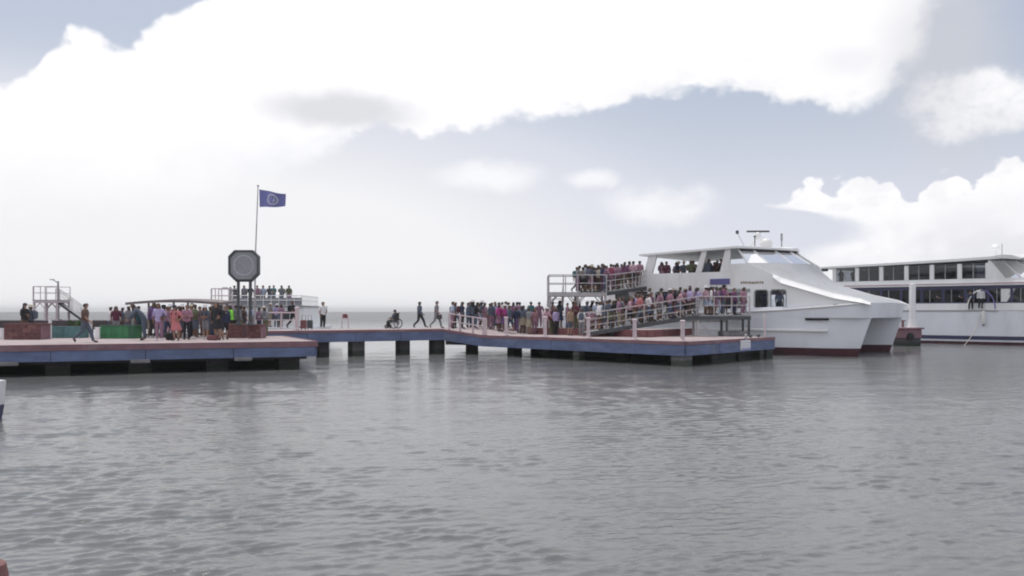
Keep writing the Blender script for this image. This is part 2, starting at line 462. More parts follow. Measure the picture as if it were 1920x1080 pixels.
# ------------------------------------------------------------------ sea
def sea():
    fine = np.radians(np.linspace(-37, 37, 620))
    coarse = np.radians(np.arange(42, 319, 6))
    azs = np.concatenate([fine, coarse])
    r = [2.0]
    while r[-1] < 130: r.append(r[-1] * 1.0032)
    while r[-1] < 3000: r.append(r[-1] * 1.07)
    r = np.array(r)
    dr = np.gradient(r)
    A, RR = np.meshgrid(azs, r)
    X = RR * np.sin(A); Y = RR * np.cos(A)
    DR = np.maximum(dr[:, None], RR * (azs[1] - azs[0]))
    rng = np.random.default_rng(11)
    Z = np.zeros_like(X)
    # gust patches: calmer and rougher water
    patch = np.zeros_like(X)
    for _ in range(14):
        L = math.exp(rng.uniform(math.log(5), math.log(26)))
        th = rng.uniform(0, 2 * math.pi)
        patch += np.sin(2 * math.pi / L * (X * math.cos(th) * .45 + Y * math.sin(th)) + rng.uniform(0, 6.28))
    patch = np.clip(0.95 + 0.17 * patch, .45, 1.45)
    grp = np.zeros_like(X)
    for _ in range(16):
        L = math.exp(rng.uniform(math.log(.8), math.log(3.2)))
        th = rng.uniform(0, 2 * math.pi)
        grp += np.sin(2 * math.pi / L * (X * math.cos(th) * .7 + Y * math.sin(th)) + rng.uniform(0, 6.28))
    patch = np.clip(patch * np.clip(.86 + .18 * grp, .3, 1.3), .25, .9)
    DX = np.zeros_like(X); DY = np.zeros_like(X)
    for i in range(135):
        short = i < 115
        L = math.exp(rng.uniform(math.log(.125), math.log(.44))) if short else math.exp(rng.uniform(math.log(.7), math.log(4.0)))
        th = R(112) + rng.normal(0, .5)
        k = 2 * math.pi / L
        s = .0285 if short else .006
        a = s / k
        w = np.clip((L / DR - 2.0) / 2.5, 0, 1) * (patch if short else 1.0) * a
        ph = k * (X * math.cos(th) + Y * math.sin(th)) + rng.uniform(0, 6.28)
        Z += w * np.sin(ph)
        if short:
            c_ = w * np.cos(ph) * .6
            DX += c_ * math.cos(th); DY += c_ * math.sin(th)
    for D in (DX, DY):
        D[:, 616:] = 0; D[:, :4] = 0
    X = X + DX; Y = Y + DY
    Z[:, 622:] *= 0
    Z[:, 616:] *= .0
    Z[:, :4] *= 0
    nr, nc = X.shape
    v = np.stack([X, Y, Z], -1).reshape(-1, 3)
    idx = np.arange(nr * nc).reshape(nr, nc)
    nxt = np.roll(idx, -1, 1)
    q = np.stack([idx[:-1], idx[1:], nxt[1:], nxt[:-1]], -1).reshape(-1, 4)
    # clockwise azimuth: order chosen so normals face up
    me = bpy.data.meshes.new('sea')
    me.vertices.add(len(v) + 1)
    co = np.concatenate([v, [[0, 0, 0]]]).astype(np.float32)
    me.vertices.foreach_set('co', co.ravel())
    cen = len(v)
    tri = np.stack([np.full(nc, cen), idx[0], nxt[0]], -1)
    loops = np.concatenate([q.ravel(), tri.ravel()])
    me.loops.add(len(loops))
    me.loops.foreach_set('vertex_index', loops.astype(np.int32))
    me.polygons.add(len(q) + nc)
    st = np.concatenate([np.arange(len(q)) * 4, len(q) * 4 + np.arange(nc) * 3]).astype(np.int32)
    me.polygons.foreach_set('loop_start', st)
    me.update(calc_edges=True)
    me.polygons.foreach_set('use_smooth', [True] * len(me.polygons))
    if me.polygons[10].normal.z < 0: me.flip_normals()
    m = bpy.data.materials.new('sea_water')
    m.use_nodes = True
    t = m.node_tree
    q_ = NG(t)
    p = t.nodes['Principled BSDF']
    geo = q_.n('ShaderNodeNewGeometry')
    turb = q_.noise(geo.outputs['Position'], .05, 4, .6)
    c = q_.mix(q_.step(turb, .3, .7), (.132, .138, .138, 1), (.156, .159, .156, 1))
    q_.put(p.inputs['Base Color'], c)
    # farther out the wavelets are finer than the mesh: their slopes go into the roughness
    sp_ = q_.n('ShaderNodeVectorMath', operation='LENGTH'); t.links.new(geo.outputs['Position'], sp_.inputs[0])
    q_.put(p.inputs['Roughness'], q_.step(sp_.outputs['Value'], 50, 260, .13, .42))
    p.inputs['IOR'].default_value = 1.33
    mp = q_.n('ShaderNodeMapping'); mp.inputs['Scale'].default_value = (.6, 1.2, 1)
    t.links.new(geo.outputs['Position'], mp.inputs[0])
    n1 = q_.noise(mp.outputs[0], 5.0, 4, .6)
    n2 = q_.noise(mp.outputs[0], .9, 5, .6)
    b = q_.n('ShaderNodeBump'); b.inputs['Strength'].default_value = .4; b.inputs['Distance'].default_value = .03
    q_.put(b.inputs['Height'], n1)
    b2 = q_.n('ShaderNodeBump'); b2.inputs['Strength'].default_value = .12; b2.inputs['Distance'].default_value = .1
    q_.put(b2.inputs['Height'], n2)
    t.links.new(b.outputs[0], b2.inputs['Normal'])
    t.links.new(b2.outputs[0], p.inputs['Normal'])
    me.materials.append(m)
    o = link('sea', me)
    tag(o, 'rippled grey green sea stretching out to the pale horizon', None, None, 'structure')


sea()

# ------------------------------------------------------------------ landing platform in front of the clock
ZP = 1.24
fd = Vector((.917, .399)); bd = Vector((-.399, .917))
C = Vector((PX(590, 39.7), 39.7))
Lf = C - fd * 21
Lb, Cb = Lf + bd * 12, C + bd * 12
plat = thing('landing_platform', 'broad concrete landing with mauve kerb and blue fascia, carrying the clock', 'pier', (C.x, C.y, 0))
org = (C.x, C.y, 0)
MB().at(org).prism([Lf, C, Cb, Lb], 1.02, ZP).build('deck_slab', 'concrete_deck', plat)
def strip(a, b, off, th, z0, z1, ext=0.0):
    """long beam on the outside of the plan edge a->b (edge runs counter-clockwise)"""
    a, b = Vector(a), Vector(b); d = (b - a).normalized(); nrm = Vector((d.y, -d.x))
    a, b = a - d * ext, b + d * ext
    return [a + nrm * (off + th), b + nrm * (off + th), b + nrm * off, a + nrm * off], z0, z1
for a, b in ((Lf, C), (C, Cb)):
    MB().at(org).prism(*strip(a, b, .003, .14, 1.0, ZP + .012, .1)).build('kerb', 'mauve_kerb', plat)
    n_ = int((b - a).length / 3.5)
    for k in range(n_):
        p0, p1 = a + (b - a) * (k / n_), a + (b - a) * ((k + 1) / n_)
        dd = (p1 - p0).normalized() * .012
        MB().at(org).prism(*strip(p0 + dd, p1 - dd, .004, .1 + .012 * (k % 2), .57, .996)).build('fascia_panel', 'blue_paint', plat)
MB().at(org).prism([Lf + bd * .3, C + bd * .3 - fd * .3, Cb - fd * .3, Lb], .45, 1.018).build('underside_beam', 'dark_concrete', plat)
MB().at(org).prism([Lf + bd * 3.2, C + bd * 3.2 - fd * 1.2, C + bd * 3.6 - fd * 1.2, Lf + bd * 3.6], -.6, .448).build('shade_wall', 'dark_concrete', plat)  # unseen wall added to darken the space under the landing
for i in range(7):
    for j, dep in enumerate((1.1, 5.0, 9.5)):
        p = C - fd * (1.0 + i * 3.1) + bd * dep
        MB().at(org).box((p.x, p.y, -.3), (.9, .9, 1.5), math.atan2(fd.y, fd.x)).build('pile', 'dark_concrete', plat)
# pale rubbing blocks hung under the fascia
for i, t in enumerate((3.1, 7.2, 12.0, 16.3)):
    p = C - fd * t - bd * .19
    MB().at(org).box((p.x, p.y, .52), (.75, .12, .16), math.atan2(fd.y, fd.x), .03).build('rubbing_block', 'pale_concrete', plat)

# ------------------------------------------------------------------ raised walkway and pier head
ZW, ZA = 1.5, 1.16
W0 = Vector((PX(480, 47.9), 47.9)); K1 = Vector((-4.2, 53.8))
wd = (K1 - W0).normalized(); wn = Vector((-wd.y, wd.x))
walk = thing('walkway', 'raised walkway bridge with blue beam on square piers beside open water', 'walkway', (W0.x, W0.y, 0))
org = (W0.x, W0.y, 0)
K1b = K1 + wn * 4.6
MB().at(org).prism([W0, K1, K1b, W0 + wn * 4.6], 1.32, ZW).build('deck_slab', 'concrete_deck', walk)
MB().at(org).prism(*strip(W0, K1, .003, .12, 1.36, ZW + .012)).build('kerb', 'mauve_kerb', walk)
for k in range(4):
    p0, p1 = W0 + (K1 - W0) * (k / 4), W0 + (K1 - W0) * ((k + 1) / 4)
    dd = wd * .01
    MB().at(org).prism(*strip(p0 + dd, p1 - dd, .004, .09 + .01 * (k % 2), .84, 1.355)).build('fascia_panel', 'blue_paint', walk)
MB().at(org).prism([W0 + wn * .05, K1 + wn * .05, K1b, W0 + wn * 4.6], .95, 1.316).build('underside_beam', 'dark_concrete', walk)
for px, wpx in ((605, 21), (668, 27), (755, 23), (819, 25)):
    u = (px - 960) / F
    # where this pier's line of sight meets the walkway's centre line 1 m behind the front edge
    A_ = W0 + wn * .7
    t = (u * A_.y - A_.x) / (wd.x - u * wd.y)
    p = A_ + wd * t
    s = wpx / F * p.y * .92
    MB().at(org).box((p.x, p.y, .17), (s, s, 1.9), math.atan2(wd.y, wd.x), .03).build('pile', 'grey_concrete' if px == 668 else 'dark_concrete', walk)

e = Vector((.659, -.752)); n = Vector((.752, .659))
K2, K3, K4, K5 = Vector((-1.74, 52.5)), Vector((8.07, 41.3)), Vector((14.4, 48.9)), Vector((3.5, 61.0))
R0 = K2 + n * 4; R1 = R0 + e * 9.2; R2 = Vector((10.7, 53.0))
K1p = R0 + (K1 - K2)
pier = thing('ferry_pier', 'pier head with pink deck, mauve kerb and blue fascia beside the white catamaran', 'pier', (K3.x, K3.y, 0))
org = (K3.x, K3.y, 0)
MB().at(org).prism([K2, K3, K4, R2, R1, R0], 1.0, ZA).build('lower_deck', 'concrete_deck', pier)
MB().at(org).prism([K1 + wd * .004, K2 - wd * .003, R0, K1p], [1.3, .98, .98, 1.3], [ZW, ZA, ZA, ZW]).build('ramp_slab', 'concrete_deck', pier)
MB().at(org).prism([K1 + wd * .004, K1p + Vector((.01, .01)), R0 + n * .01, R1 + n * .01, R2 + Vector((0, .01)), K5, Vector((-3.2, 62.0)), K1b + wd * .004], 1.2, ZW).build('upper_deck', 'concrete_deck', pier)
# red-brown riser of the upper deck
MB().at(org).prism(*strip(R0, R1, .004, .1, ZA + .004, ZW + .06)).build('step_riser', 'rust_red', pier)
MB().at(org).prism(*strip(R1, R2, .004, .1, ZA + .004, ZW + .06)).build('step_riser', 'rust_red', pier)
z_ = lambda p: ZW if p is K1 else ZA
for a, b, k_ in ((K1, K2, 1), (K2, K3, 5), (K3, K4, 3)):
    P, _, _ = strip(a, b, .003, .12, 0, 0)
    za, zb = z_(a), z_(b)
    MB().at(org).prism(P, [za - .15, zb - .15, zb - .15, za - .15], [za + .012, zb + .012, zb + .012, za + .012]).build('kerb', 'mauve_kerb', pier)
    for k in range(k_):
        p0, p1 = a + (b - a) * (k / k_), a + (b - a) * ((k + 1) / k_)
        t0, t1 = k / k_, (k + 1) / k_
        dd = (b - a).normalized() * .01
        P, _, _ = strip(p0 + dd, p1 - dd, .004, .09 + .01 * (k % 2), 0, 0)
        za0, zb0 = za + (zb - za) * t0, za + (zb - za) * t1
        MB().at(org).prism(P, [za0 - .66, zb0 - .66, zb0 - .66, za0 - .66], [za0 - .155, zb0 - .155, zb0 - .155, za0 - .155]).build('fascia_panel', 'blue_paint', pier)
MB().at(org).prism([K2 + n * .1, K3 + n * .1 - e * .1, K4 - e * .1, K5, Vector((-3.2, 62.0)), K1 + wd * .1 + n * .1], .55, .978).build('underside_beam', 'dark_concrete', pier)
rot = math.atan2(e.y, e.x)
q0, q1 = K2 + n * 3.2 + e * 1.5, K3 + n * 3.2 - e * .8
MB().at(org).prism([q0, q1, q1 + n * .3, q0 + n * .3], -.6, .548).build('shade_wall', 'dark_concrete', pier)  # added wall that keeps the underside of the pier head dark
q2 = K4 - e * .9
MB().at(org).prism([q1 + n * .31, q2, q2 - e * .3, q1 + n * .31 - e * .3], -.6, .548).build('shade_wall', 'dark_concrete', pier)  # second added wall, darkens the space below the pier end
for (px, w, mm, dep) in ((885, 22, 'dark_concrete', .9), (965, 26, 'dark_concrete', 1.6), (1085, 20, 'pale_concrete', .5), (1030, 22, 'dark_concrete', 2.0), (1170, 25, 'dark_concrete', 1.8), (1278, 36, 'pale_concrete', .55)):
    u = (px - 960) / F
    A_ = K2 + n * dep
    t = (u * A_.y - A_.x) / (e.x - u * e.y)
    p = A_ + e * t
    s = w / F * p.y * .8
    MB().at(org).box((p.x, p.y, -.02), (s, s, 1.25), rot, .03).build('pile', mm, pier)
for t, mm in ((.35, 'dark_concrete'), (.66, 'dark_concrete'), (.93, 'pale_concrete')):
    p = K3 + (K4 - K3) * t - e * .55
    MB().at(org).box((p.x, p.y, -.02), (.5, .5, 1.25), rot, .03).build('pile', mm, pier)
for i in range(4):
    for j in range(3):
        p = K2 + n * (3.5 + j * 3) + e * (1 + i * 4)
        MB().at(org).box((p.x, p.y, -.02), (.6, .6, 1.2), rot).build('pile', 'dark_concrete', pier)
# small cleats along the kerb
def cleat(p, rz, parent, z, org):
    m = MB().at(org)
    m.box((p.x, p.y, z + .05), (.12, .1, .1), rz); m.box((p.x, p.y, z + .12), (.34, .08, .05), rz, .02)
    m.build('cleat', 'steel_dark', parent)
for t in (.78, .88):
    p = K3 + (K4 - K3) * t - e * .35
    cleat(p, rot + 1.57, pier, ZA + .012, org)

# white guard posts along the pier edge
posts = [(949, 594), (1022, 593), (1103, 595), (1190, 598), (1280, 600)]
names = ['white kerb post behind which the magenta dressed passengers stand', 'white kerb post below the outer end of the boarding tower', 'white kerb post at the foot of the lower gangway',
         'white kerb post in front of the middle of the gangway', 'white kerb post at the outer corner of the pier']
for (px, ty), lb in zip(posts, names):
    u = (px - 960) / F
    A_ = K2 + n * .22
    t = (u * A_.y - A_.x) / (e.x - u * e.y)
    p = A_ + e * t
    ht = H + (HOR - ty) / F * p.y - ZA
    o = thing('guard_post', lb, 'post', (p.x, p.y, ZA), rot, 'white guard posts along the pier kerb')
    MB().lathe([(.15, .003), (.15, .05), (.1, .09), (.1, ht - .1), (.135, ht - .09), (.135, ht - .03), (.08, ht)], n=12).build('post', 'white_post', o, True)
    MB().box((0, 0, .012), (.36, .36, .022)).build('base_plate', 'steel_rail', o)
# a slim post on the end edge
p = K3 + (K4 - K3) * .93 - e * .2
o = thing('guard_post', 'slim pale post near the inner end of the pier beside the hull', 'post', (p.x, p.y, ZA), rot)
MB().lathe([(.05, .02), (.05, 1.25), (.03, 1.3)], n=10).build('post', 'white_post', o, True)
MB().box((0, 0, .012), (.24, .24, .02)).build('base_plate', 'steel_rail', o)

# ramp railing
rr = thing('ramp_railing', 'short white railing along the sloping edge of the walkway end', 'railing', (K1.x, K1.y, ZW))
org = (K1.x, K1.y, ZW)
pts = []
for t in (.08, .36, .68, .97):
    p = K1 + (K2 - K1) * t + n * .25
    z = ZW + (ZA - ZW) * t
    pts.append(Vector((p.x, p.y, z)))
    MB().at(org).box((p.x, p.y, z + .5), (.11 if t < .9 else .22, .11 if t < .9 else .22, 1.0), rot, .02).build('post', 'white_post', rr)
for hgt in (.96, .5):
    MB().at(org).tube([p + Vector((0, 0, hgt)) for p in pts], .035, 6).build('rail', 'white_post', rr, True)

# sign on the pier end
p = K3 + (K4 - K3) * .62 + (e * .135)
sg = thing('pier_sign', 'white notice board fixed on the blue beam at the pier end', 'sign', (p.x, p.y, .55), math.atan2((K4 - K3).y, (K4 - K3).x))
MB().box((0, 0, .28), (1.15, .05, .5), 0, .015).build('board', 'white_paint', sg)
MB().box((0, -.028, .1), (1.0, .008, .1)).build('printed_band', mat('print_lavender', (.42, .42, .66), .6, .2, 8), sg)
m = MB()
rnd = random.Random(3)
for row in range(2):
    xx = -.45
    while xx < .42:
        w_ = rnd.uniform(.03, .09); m.box((xx + w_ / 2, -.028, .42 - row * .14), (w_, .006, .05)); xx += w_ + .03
m.build('faded_print', mat('print_grey', (.6, .6, .66), .6, .1, 8), sg)
MB().box((0.1, .02, .68), (.14, .1, .34), 0, .02).build('bracket', 'steel_rail', sg)

# ------------------------------------------------------------------ boarding towers and gangways
def railing(mb_parent, pts, h=1.05, post_r=.035, rail_r=.028, step=1.0, material='steel_rail', mids=(.55,), org=(0, 0, 0)):
    pts = [Vector(p) for p in pts]
    for a, b in zip(pts[:-1], pts[1:]):
        k = max(1, round((b - a).length / step))
        for i in range(k + (1 if b is pts[-1] else 0)):
            p = a + (b - a) * (i / k)
            MB().at(org).tube([p, p + Vector((0, 0, h))], post_r, 6).build('rail_post', material, mb_parent)
    for hh in (h,) + tuple(mids):
        MB().at(org).tube([p + Vector((0, 0, hh)) for p in pts], rail_r if hh < h else rail_r * 1.25, 6).build('rail', material, mb_parent)


def tower(loc, rz, L, Wd, zf, zb, label, stair=True, material='steel_rail', open_right=True):
    """steel boarding tower; local x along its length, z from its base"""
    o = thing('boarding_tower', label, 'boarding tower', (loc[0], loc[1], zb), rz, 'boarding towers on the piers')
    h = zf - zb
    MB().box((L / 2, Wd / 2, h - .02), (L + .1, Wd + .1, .05)).build('floor_plate', 'steel_grey', o)
    MB().box((L / 2, 0, h - .15), (L, .1, .2)).build('edge_beam', material, o)
    MB().box((L / 2, Wd, h - .15), (L, .1, .2)).build('edge_beam', material, o)
    for x in (0, Wd and L * .5, L):
        MB().box((x, Wd / 2, h - .14), (.09, Wd - .11, .16)).build('cross_beam', material, o)
    for x in (.06, L * .5, L - .06):
        for y in (.06, Wd - .06):
            MB().box((x, y, (h - .25) / 2), (.15, .15, h - .25), 0, .02).build('leg', material, o)
            MB().box((x, y, .015), (.32, .32, .03)).build('foot_plate', material, o)
    for x0, x1 in ((.06, .5), (L - .06, L - .5), (L * .5, L * .5 - .45), (L * .5, L * .5 + .45)):
        for y in (.06, Wd - .06):
            MB().tube([(x0, y, h - .75), (x1, y, h - .25)], .035, 6).build('knee_brace', material, o)
    railing(o, [(0, 0, h), (L, 0, h)], material=material)
    railing(o, [(0, Wd, h), (L * .98, Wd, h)] if stair else [(0, Wd, h), (L, Wd, h)], material=material)
    railing(o, [(0, .1, h), (0, Wd * .55, h)], material=material)
    if stair:
        n_ = 9
        for i in range(n_):
            t = (i + .5) / n_
            MB().box((.55, Wd + .15 + t * 3.2, h * (1 - t)), (.9, .3, .04)).build('tread', 'steel_grey', o)
        for x in (.08, 1.02):
            MB().tube([(x, Wd, h - .05), (x, Wd + 3.4, .02)], .06, 6).build('stringer', material, o)
            MB().tube([(x, Wd, h + .9), (x, Wd + 3.4, .92)], .03, 6).build('stair_rail', material, o)
    return o


ZT = 3.74
tower((2.25, 54.0), 0, 3.5, 2.2, ZT, ZW, 'tall grey steel boarding tower behind the queue with passengers on top', stair=True)


def gangway(name, label, a, b, wd_, material='steel_rail', h=1.05, wheels=False, truss=True):
    """sloped gangway from a to b (3D points, centre line)"""
    a, b = Vector(a), Vector(b)
    d = (b - a); dh = Vector((d.x, d.y, 0)).normalized(); s = Vector((-dh.y, dh.x, 0))
    o = thing(name, label, 'gangway', tuple(a))
    org = tuple(a)
    up_ = Vector((0, 0, 1))
    def q(t, sd, z): return a + d * t + s * (wd_ / 2 * sd) + up_ * z
    m = MB().at(org)
    m.loft([[q(0, -1, 0), q(0, 1, 0), q(0, 1, -.06), q(0, -1, -.06)], [q(1, -1, 0), q(1, 1, 0), q(1, 1, -.06), q(1, -1, -.06)]], True, True)
    m.build('walking_surface', 'steel_grey', o)
    for sd in (-1, 1):
        m = MB().at(org)
        m.loft([[q(t, sd, .02) + s * sd * .003, q(t, sd, .02) + s * sd * .08, q(t, sd, -.2) + s * sd * .08, q(t, sd, -.2) + s * sd * .003] for t in (0, 1)], True, True)
        m.build('side_beam', 'steel_dark' if sd == -1 else material, o)
        L = d.length
        k = max(2, round(L / 1.1))
        for i in range(k + 1):
            p = q(i / k, sd, 0) + s * sd * .045
            MB().at(org).tube([p, p + up_ * h], .03, 6).build('rail_post', material, o)
        for hh, rr_ in ((h, .035), (.7, .025), (.36, .025)):
            MB().at(org).tube([q(0, sd, hh) + s * sd * .045, q(1, sd, hh) + s * sd * .045], rr_, 6).build('rail', material, o, True)
    if wheels:
        for sd in (-.8, .8):
            c = q(.19, sd, -.2)
            zc = ZA + .13
            m = MB().at(org)
            m.tube([c, Vector((c.x + .1, c.y, zc))], .04, 6); m.build('wheel_strut', 'steel_dark', o)
            m = MB().at(org)
            m.tube([Vector((c.x + .1, c.y - .05, zc)), Vector((c.x + .1, c.y + .05, zc))], .125, 12); m.build('wheel', 'black_rubber', o, True)
    return o


lowA, lowB = (4.15, 49.9, ZA + .26), (10.4, 50.9, 2.36)
gangway('lower_gangway', 'long grey ramp with handrails rising from the pier to the ferry main deck', lowA, lowB, 1.5, wheels=True)
# landing stage at the head of the ramp
ls = thing('gangway_landing', 'low steel landing on a plinth at the head of the lower gangway', 'landing stage', (10.42, 50.2, ZA))
org = (10.42, 50.2, ZA)
zt = 2.36 - ZA
MB().box((1.55, .7, zt - .03), (3.05, 1.5, .06)).build('floor_plate', 'steel_grey', ls)
MB().box((1.55, -.07, zt - .16), (3.05, .08, .2)).build('edge_beam', 'steel_dark', ls)
MB().box((1.55, 1.47, zt - .16), (3.05, .08, .2)).build('edge_beam', 'steel_dark', ls)
MB().box((2.3, .72, .14), (1.5, 1.4, .27), 0, .03).build('plinth', 'pale_concrete', ls)
for x in (.12, 1.75, 3.0):
    for y in (.05, 1.35):
        b0 = .28 if x > 1.5 and x < 3 else .003
        MB().box((x, y, (zt - .27 + b0) / 2), (.12, .12, zt - .27 - b0), 0, .01).build('leg', 'steel_dark' if x > 1 else 'steel_rail', ls)
for x0, x1 in ((.12, .9), (.9, .12), (2.7, 3.0)):
    MB().tube([(x0, .05, .1), (x1, .05, zt - .3)], .03, 6).build('brace', 'steel_rail', ls)
railing(ls, [(0, -.07, zt), (3.0, -.07, zt)])
railing(ls, [(3.02, 0, zt), (3.02, .75, zt)])
gangway('boarding_plank', 'short plank with rails from the landing stage to the ferry side door', (12.2, 51.75, 2.36), (13.45, 54.0, 2.42), 1.1)
upA, upB = (5.2, 55.0, ZT), (8.35, 58.9, 4.22)
gangway('upper_boarding_bridge', 'railed bridge from the boarding tower to the ferry upper deck', upA, upB, 1.5)

# ------------------------------------------------------------------ white catamaran ferry at the pier
YAW = math.atan2(-.6, .8)
cat = thing('catamaran_ferry', 'white two deck catamaran ferry with raked wheelhouse moored at the pier', 'ferry', (19.2, 50.0, 0), YAW)
BEAM = 9.1


def lerp_tab(tab, x):
    for (a, va), (b, vb) in zip(tab[:-1], tab[1:]):
        if x <= b:
            t = max(0, (x - a) / (b - a)); return va + (vb - va) * t
    return tab[-1][1]


def demi(side, z_rows, name, m, inset=0.0):
    """one of the two hulls; x forward, y across (0 = near side)"""
    st = [-20, -16, -12, -8, -5, -3, -1.8, -.9, -.35, 0]
    outer = [(-20, 0), (-5, 0), (-3, .08), (-1.8, .22), (-.9, .5), (-.35, .75), (0, .96)]
    inner = [(-20, 2.7), (-5, 2.65), (-3, 2.4), (-1.8, 2.05), (-.9, 1.6), (-.35, 1.3), (0, 1.06)]
    rings = []
    for x in st:
        ring_o, ring_i = [], []
        for z in z_rows:
            stem = .74 * max(0, z) / 2.2
            xx = x + stem * max(0, 1 + x / 12)
            tuck = .0 if z > .5 else (.5 - z) * .25
            yo, yi = lerp_tab(outer, x) + tuck, lerp_tab(inner, x) - tuck
            if yo > yi: yo = yi = (yo + yi) / 2
            if side: yo, yi = BEAM - yo, BEAM - yi
            ring_o.append((xx, yo, z)); ring_i.append((xx, yi, z))
        rings.append(ring_o + ring_i[::-1])
    return MB().loft(rings, True, True).build(name, m, cat, True)


for s_ in (0, 1):
    demi(s_, [.45, .9, 1.5, 2.2], 'hull', 'hull_white')
    demi(s_, [-.5, .1, .446], 'bottom_paint', 'antifouling')
SHEER = [(-20, 2.3), (-5.8, 2.53), (-1.45, 2.86), (.8, 3.06), (2, 3.1)]
half = [(-20, 0.0), (-14, 0.0), (-8, 0.0), (-4, 0.0), (-1.5, .02), (-.2, .12), (.45, .38), (.72, .8), (.84, 1.4), (.93, 2.6), (.97, BEAM / 2)]
plan = half + [(x, BEAM - y) for x, y in half[-2::-1]]
r0 = [(x - (.03 if x > 0 else 0), y + (BEAM / 2 - y) * .008, 2.203) for x, y in plan]
r1 = [(x + (.1 if x > .3 else 0), y, lerp_tab(SHEER, x)) for x, y in plan]
mb = MB().loft([r0, r1], True, False)
for r_ in (r0, r1):
    tri = tessellate_polygon([[Vector((p[0], p[1], 0)) for p in r_]])
    mb.add(r_, [tuple(t) for t in tri])
mb.build('hull_deck', 'hull_white', cat, True)
# white rubbing edge along the sheer
mb = MB()
nr_ = [p for p in r1 if p[1] < 1.0]
mb.tube([(p[0], p[1] - .04, p[2]) for p in nr_], .06, 6)
mb.build('sheer_rail', 'cabin_white', cat, True)
MB().loft([[(x, -.1 if -7.4 < x < -.9 else -.02, 1.42), (x, -.1 if -7.4 < x < -.9 else -.02, 1.5), (x, .02 + max(0, x + 4) * .04, 1.56), (x, .02 + max(0, x + 4) * .04, 1.36)] for x in (-19, -12, -7.5, -7.3, -4, -2.6, -1.4)], True, True).build('spray_rail', 'cabin_white', cat)
MB().box((-2.0, .0, 2.12), (1.35, .1, .13), 0, .02).build('freeing_port', 'black_rubber', cat)
MB().box((-12, -.04, 2.02), (9, .12, .12), 0, .03).build('rubbing_strake', 'steel_grey', cat)

# superstructure side walls with their openings
NEARP = [(-6.3, 5.5), (-4.3, 4.6), (-1.2, 3.63), (.38, 3.27)]
def shr(x): return lerp_tab(SHEER, x) - .05
outer = [(-16.2, shr(-16)), (-10, shr(-10)), (-5.8, shr(-5.8)), (-1.45, shr(-1.45)), (.45, 3.0)] + NEARP[::-1] + [(-7.55, 5.5), (-7.7, 5.03), (-13.2, 5.03), (-16.2, 4.75)]
def rect(x0, x1, z0, z1, c=.12): return [(x0 + c, z0), (x1 - c, z0), (x1, z0 + c), (x1, z1 - c), (x1 - c, z1), (x0 + c, z1), (x0, z1 - c), (x0, z0 + c)]
wins = [rect(-4.85, -3.95, 2.78, 3.85, .1), rect(-5.85, -5.05, 2.78, 3.85, .1)]
door = rect(-8.05, -6.45, 2.46, 3.72, .02)
aft = [rect(-15.6 + i * 1.5, -14.5 + i * 1.5, 2.95, 3.85, .1) for i in range(4)]
W0_ = .35
for yy, nm in ((W0_, 'near'), (BEAM - W0_, 'far')):
    sgn = 1 if yy < 4 else -1
    MB().panel(outer, wins + [door] + aft, .08, lambda u, v, d: (u, yy + sgn * d, v)).build('side_wall', 'cabin_white', cat)
    for k, h_ in enumerate(wins + aft):
        x0, x1 = min(p[0] for p in h_), max(p[0] for p in h_); z0, z1 = min(p[1] for p in h_), max(p[1] for p in h_)
        gl = MB().box(((x0 + x1) / 2, yy + sgn * .05, (z0 + z1) / 2), (x1 - x0 + .02, .012, z1 - z0 + .02)).build('window', 'glass_clear' if k < 2 else 'glass_grey', cat)
        o2 = rect(x0 - .05, x1 + .05, z0 - .05, z1 + .05, .12); i2 = rect(x0 + .01, x1 - .01, z0 + .01, z1 - .01, .1)
        MB().panel(o2, [i2], .03, lambda u, v, d: (u, yy - sgn * (.028 - d), v)).build('window_frame', 'steel_grey' if k < 2 else 'cabin_white', gl)
# chamfered bulwark cap running down to the bow, near and far side
for side in (0, 1):
    rings = []
    for (x, z), wdt in zip([(-4.75, 4.8)] + NEARP[1:] + [(.85, 3.06)], (.2, .34, .3, .22, .12)):
        ys = (W0_ - .26, W0_ + .04, W0_ + .1)
        if side: ys = tuple(BEAM - y for y in ys)
        rings.append([(x + .12, ys[0], z - wdt), (x, ys[1], z + .02), (x, ys[2], z - .06), (x + .1, ys[1], z - wdt - .05)])
    MB().loft(rings, True, True).build('bulwark_cap', 'cabin_white', cat)
# curved front from wheelhouse sill to the bow
def arc(N, Cc, k=8):
    """row from the near point N across the centre point Cc to the mirrored far point"""
    out = []
    for i in range(-k, k + 1):
        t = i / k
        y = BEAM / 2 + t * (BEAM / 2 - N[1])
        f_ = 1 - abs(t) ** 2.2
        out.append((N[0] + (Cc[0] - N[0]) * f_, y, N[2] + (Cc[2] - N[2]) * f_))
    return out
rows = [arc((-6.3, .36, 5.5), (-3.6, 0, 5.5)), arc((-5.2, .37, 5.0), (-3.35, 0, 5.05)), arc((-4.3, .4, 4.56), (-2.9, 0, 4.6)), arc((-2.5, .4, 3.98), (-2.0, 0, 4.0)), arc((-1.2, .4, 3.58), (-.9, 0, 3.66)), arc((.3, .5, 3.22), (.5, 0, 3.3)), arc((.75, .9, 3.04), (1.0, 0, 3.08))]
MB().loft(rows, False, False).build('front_shell', 'deck_grey', cat, True)
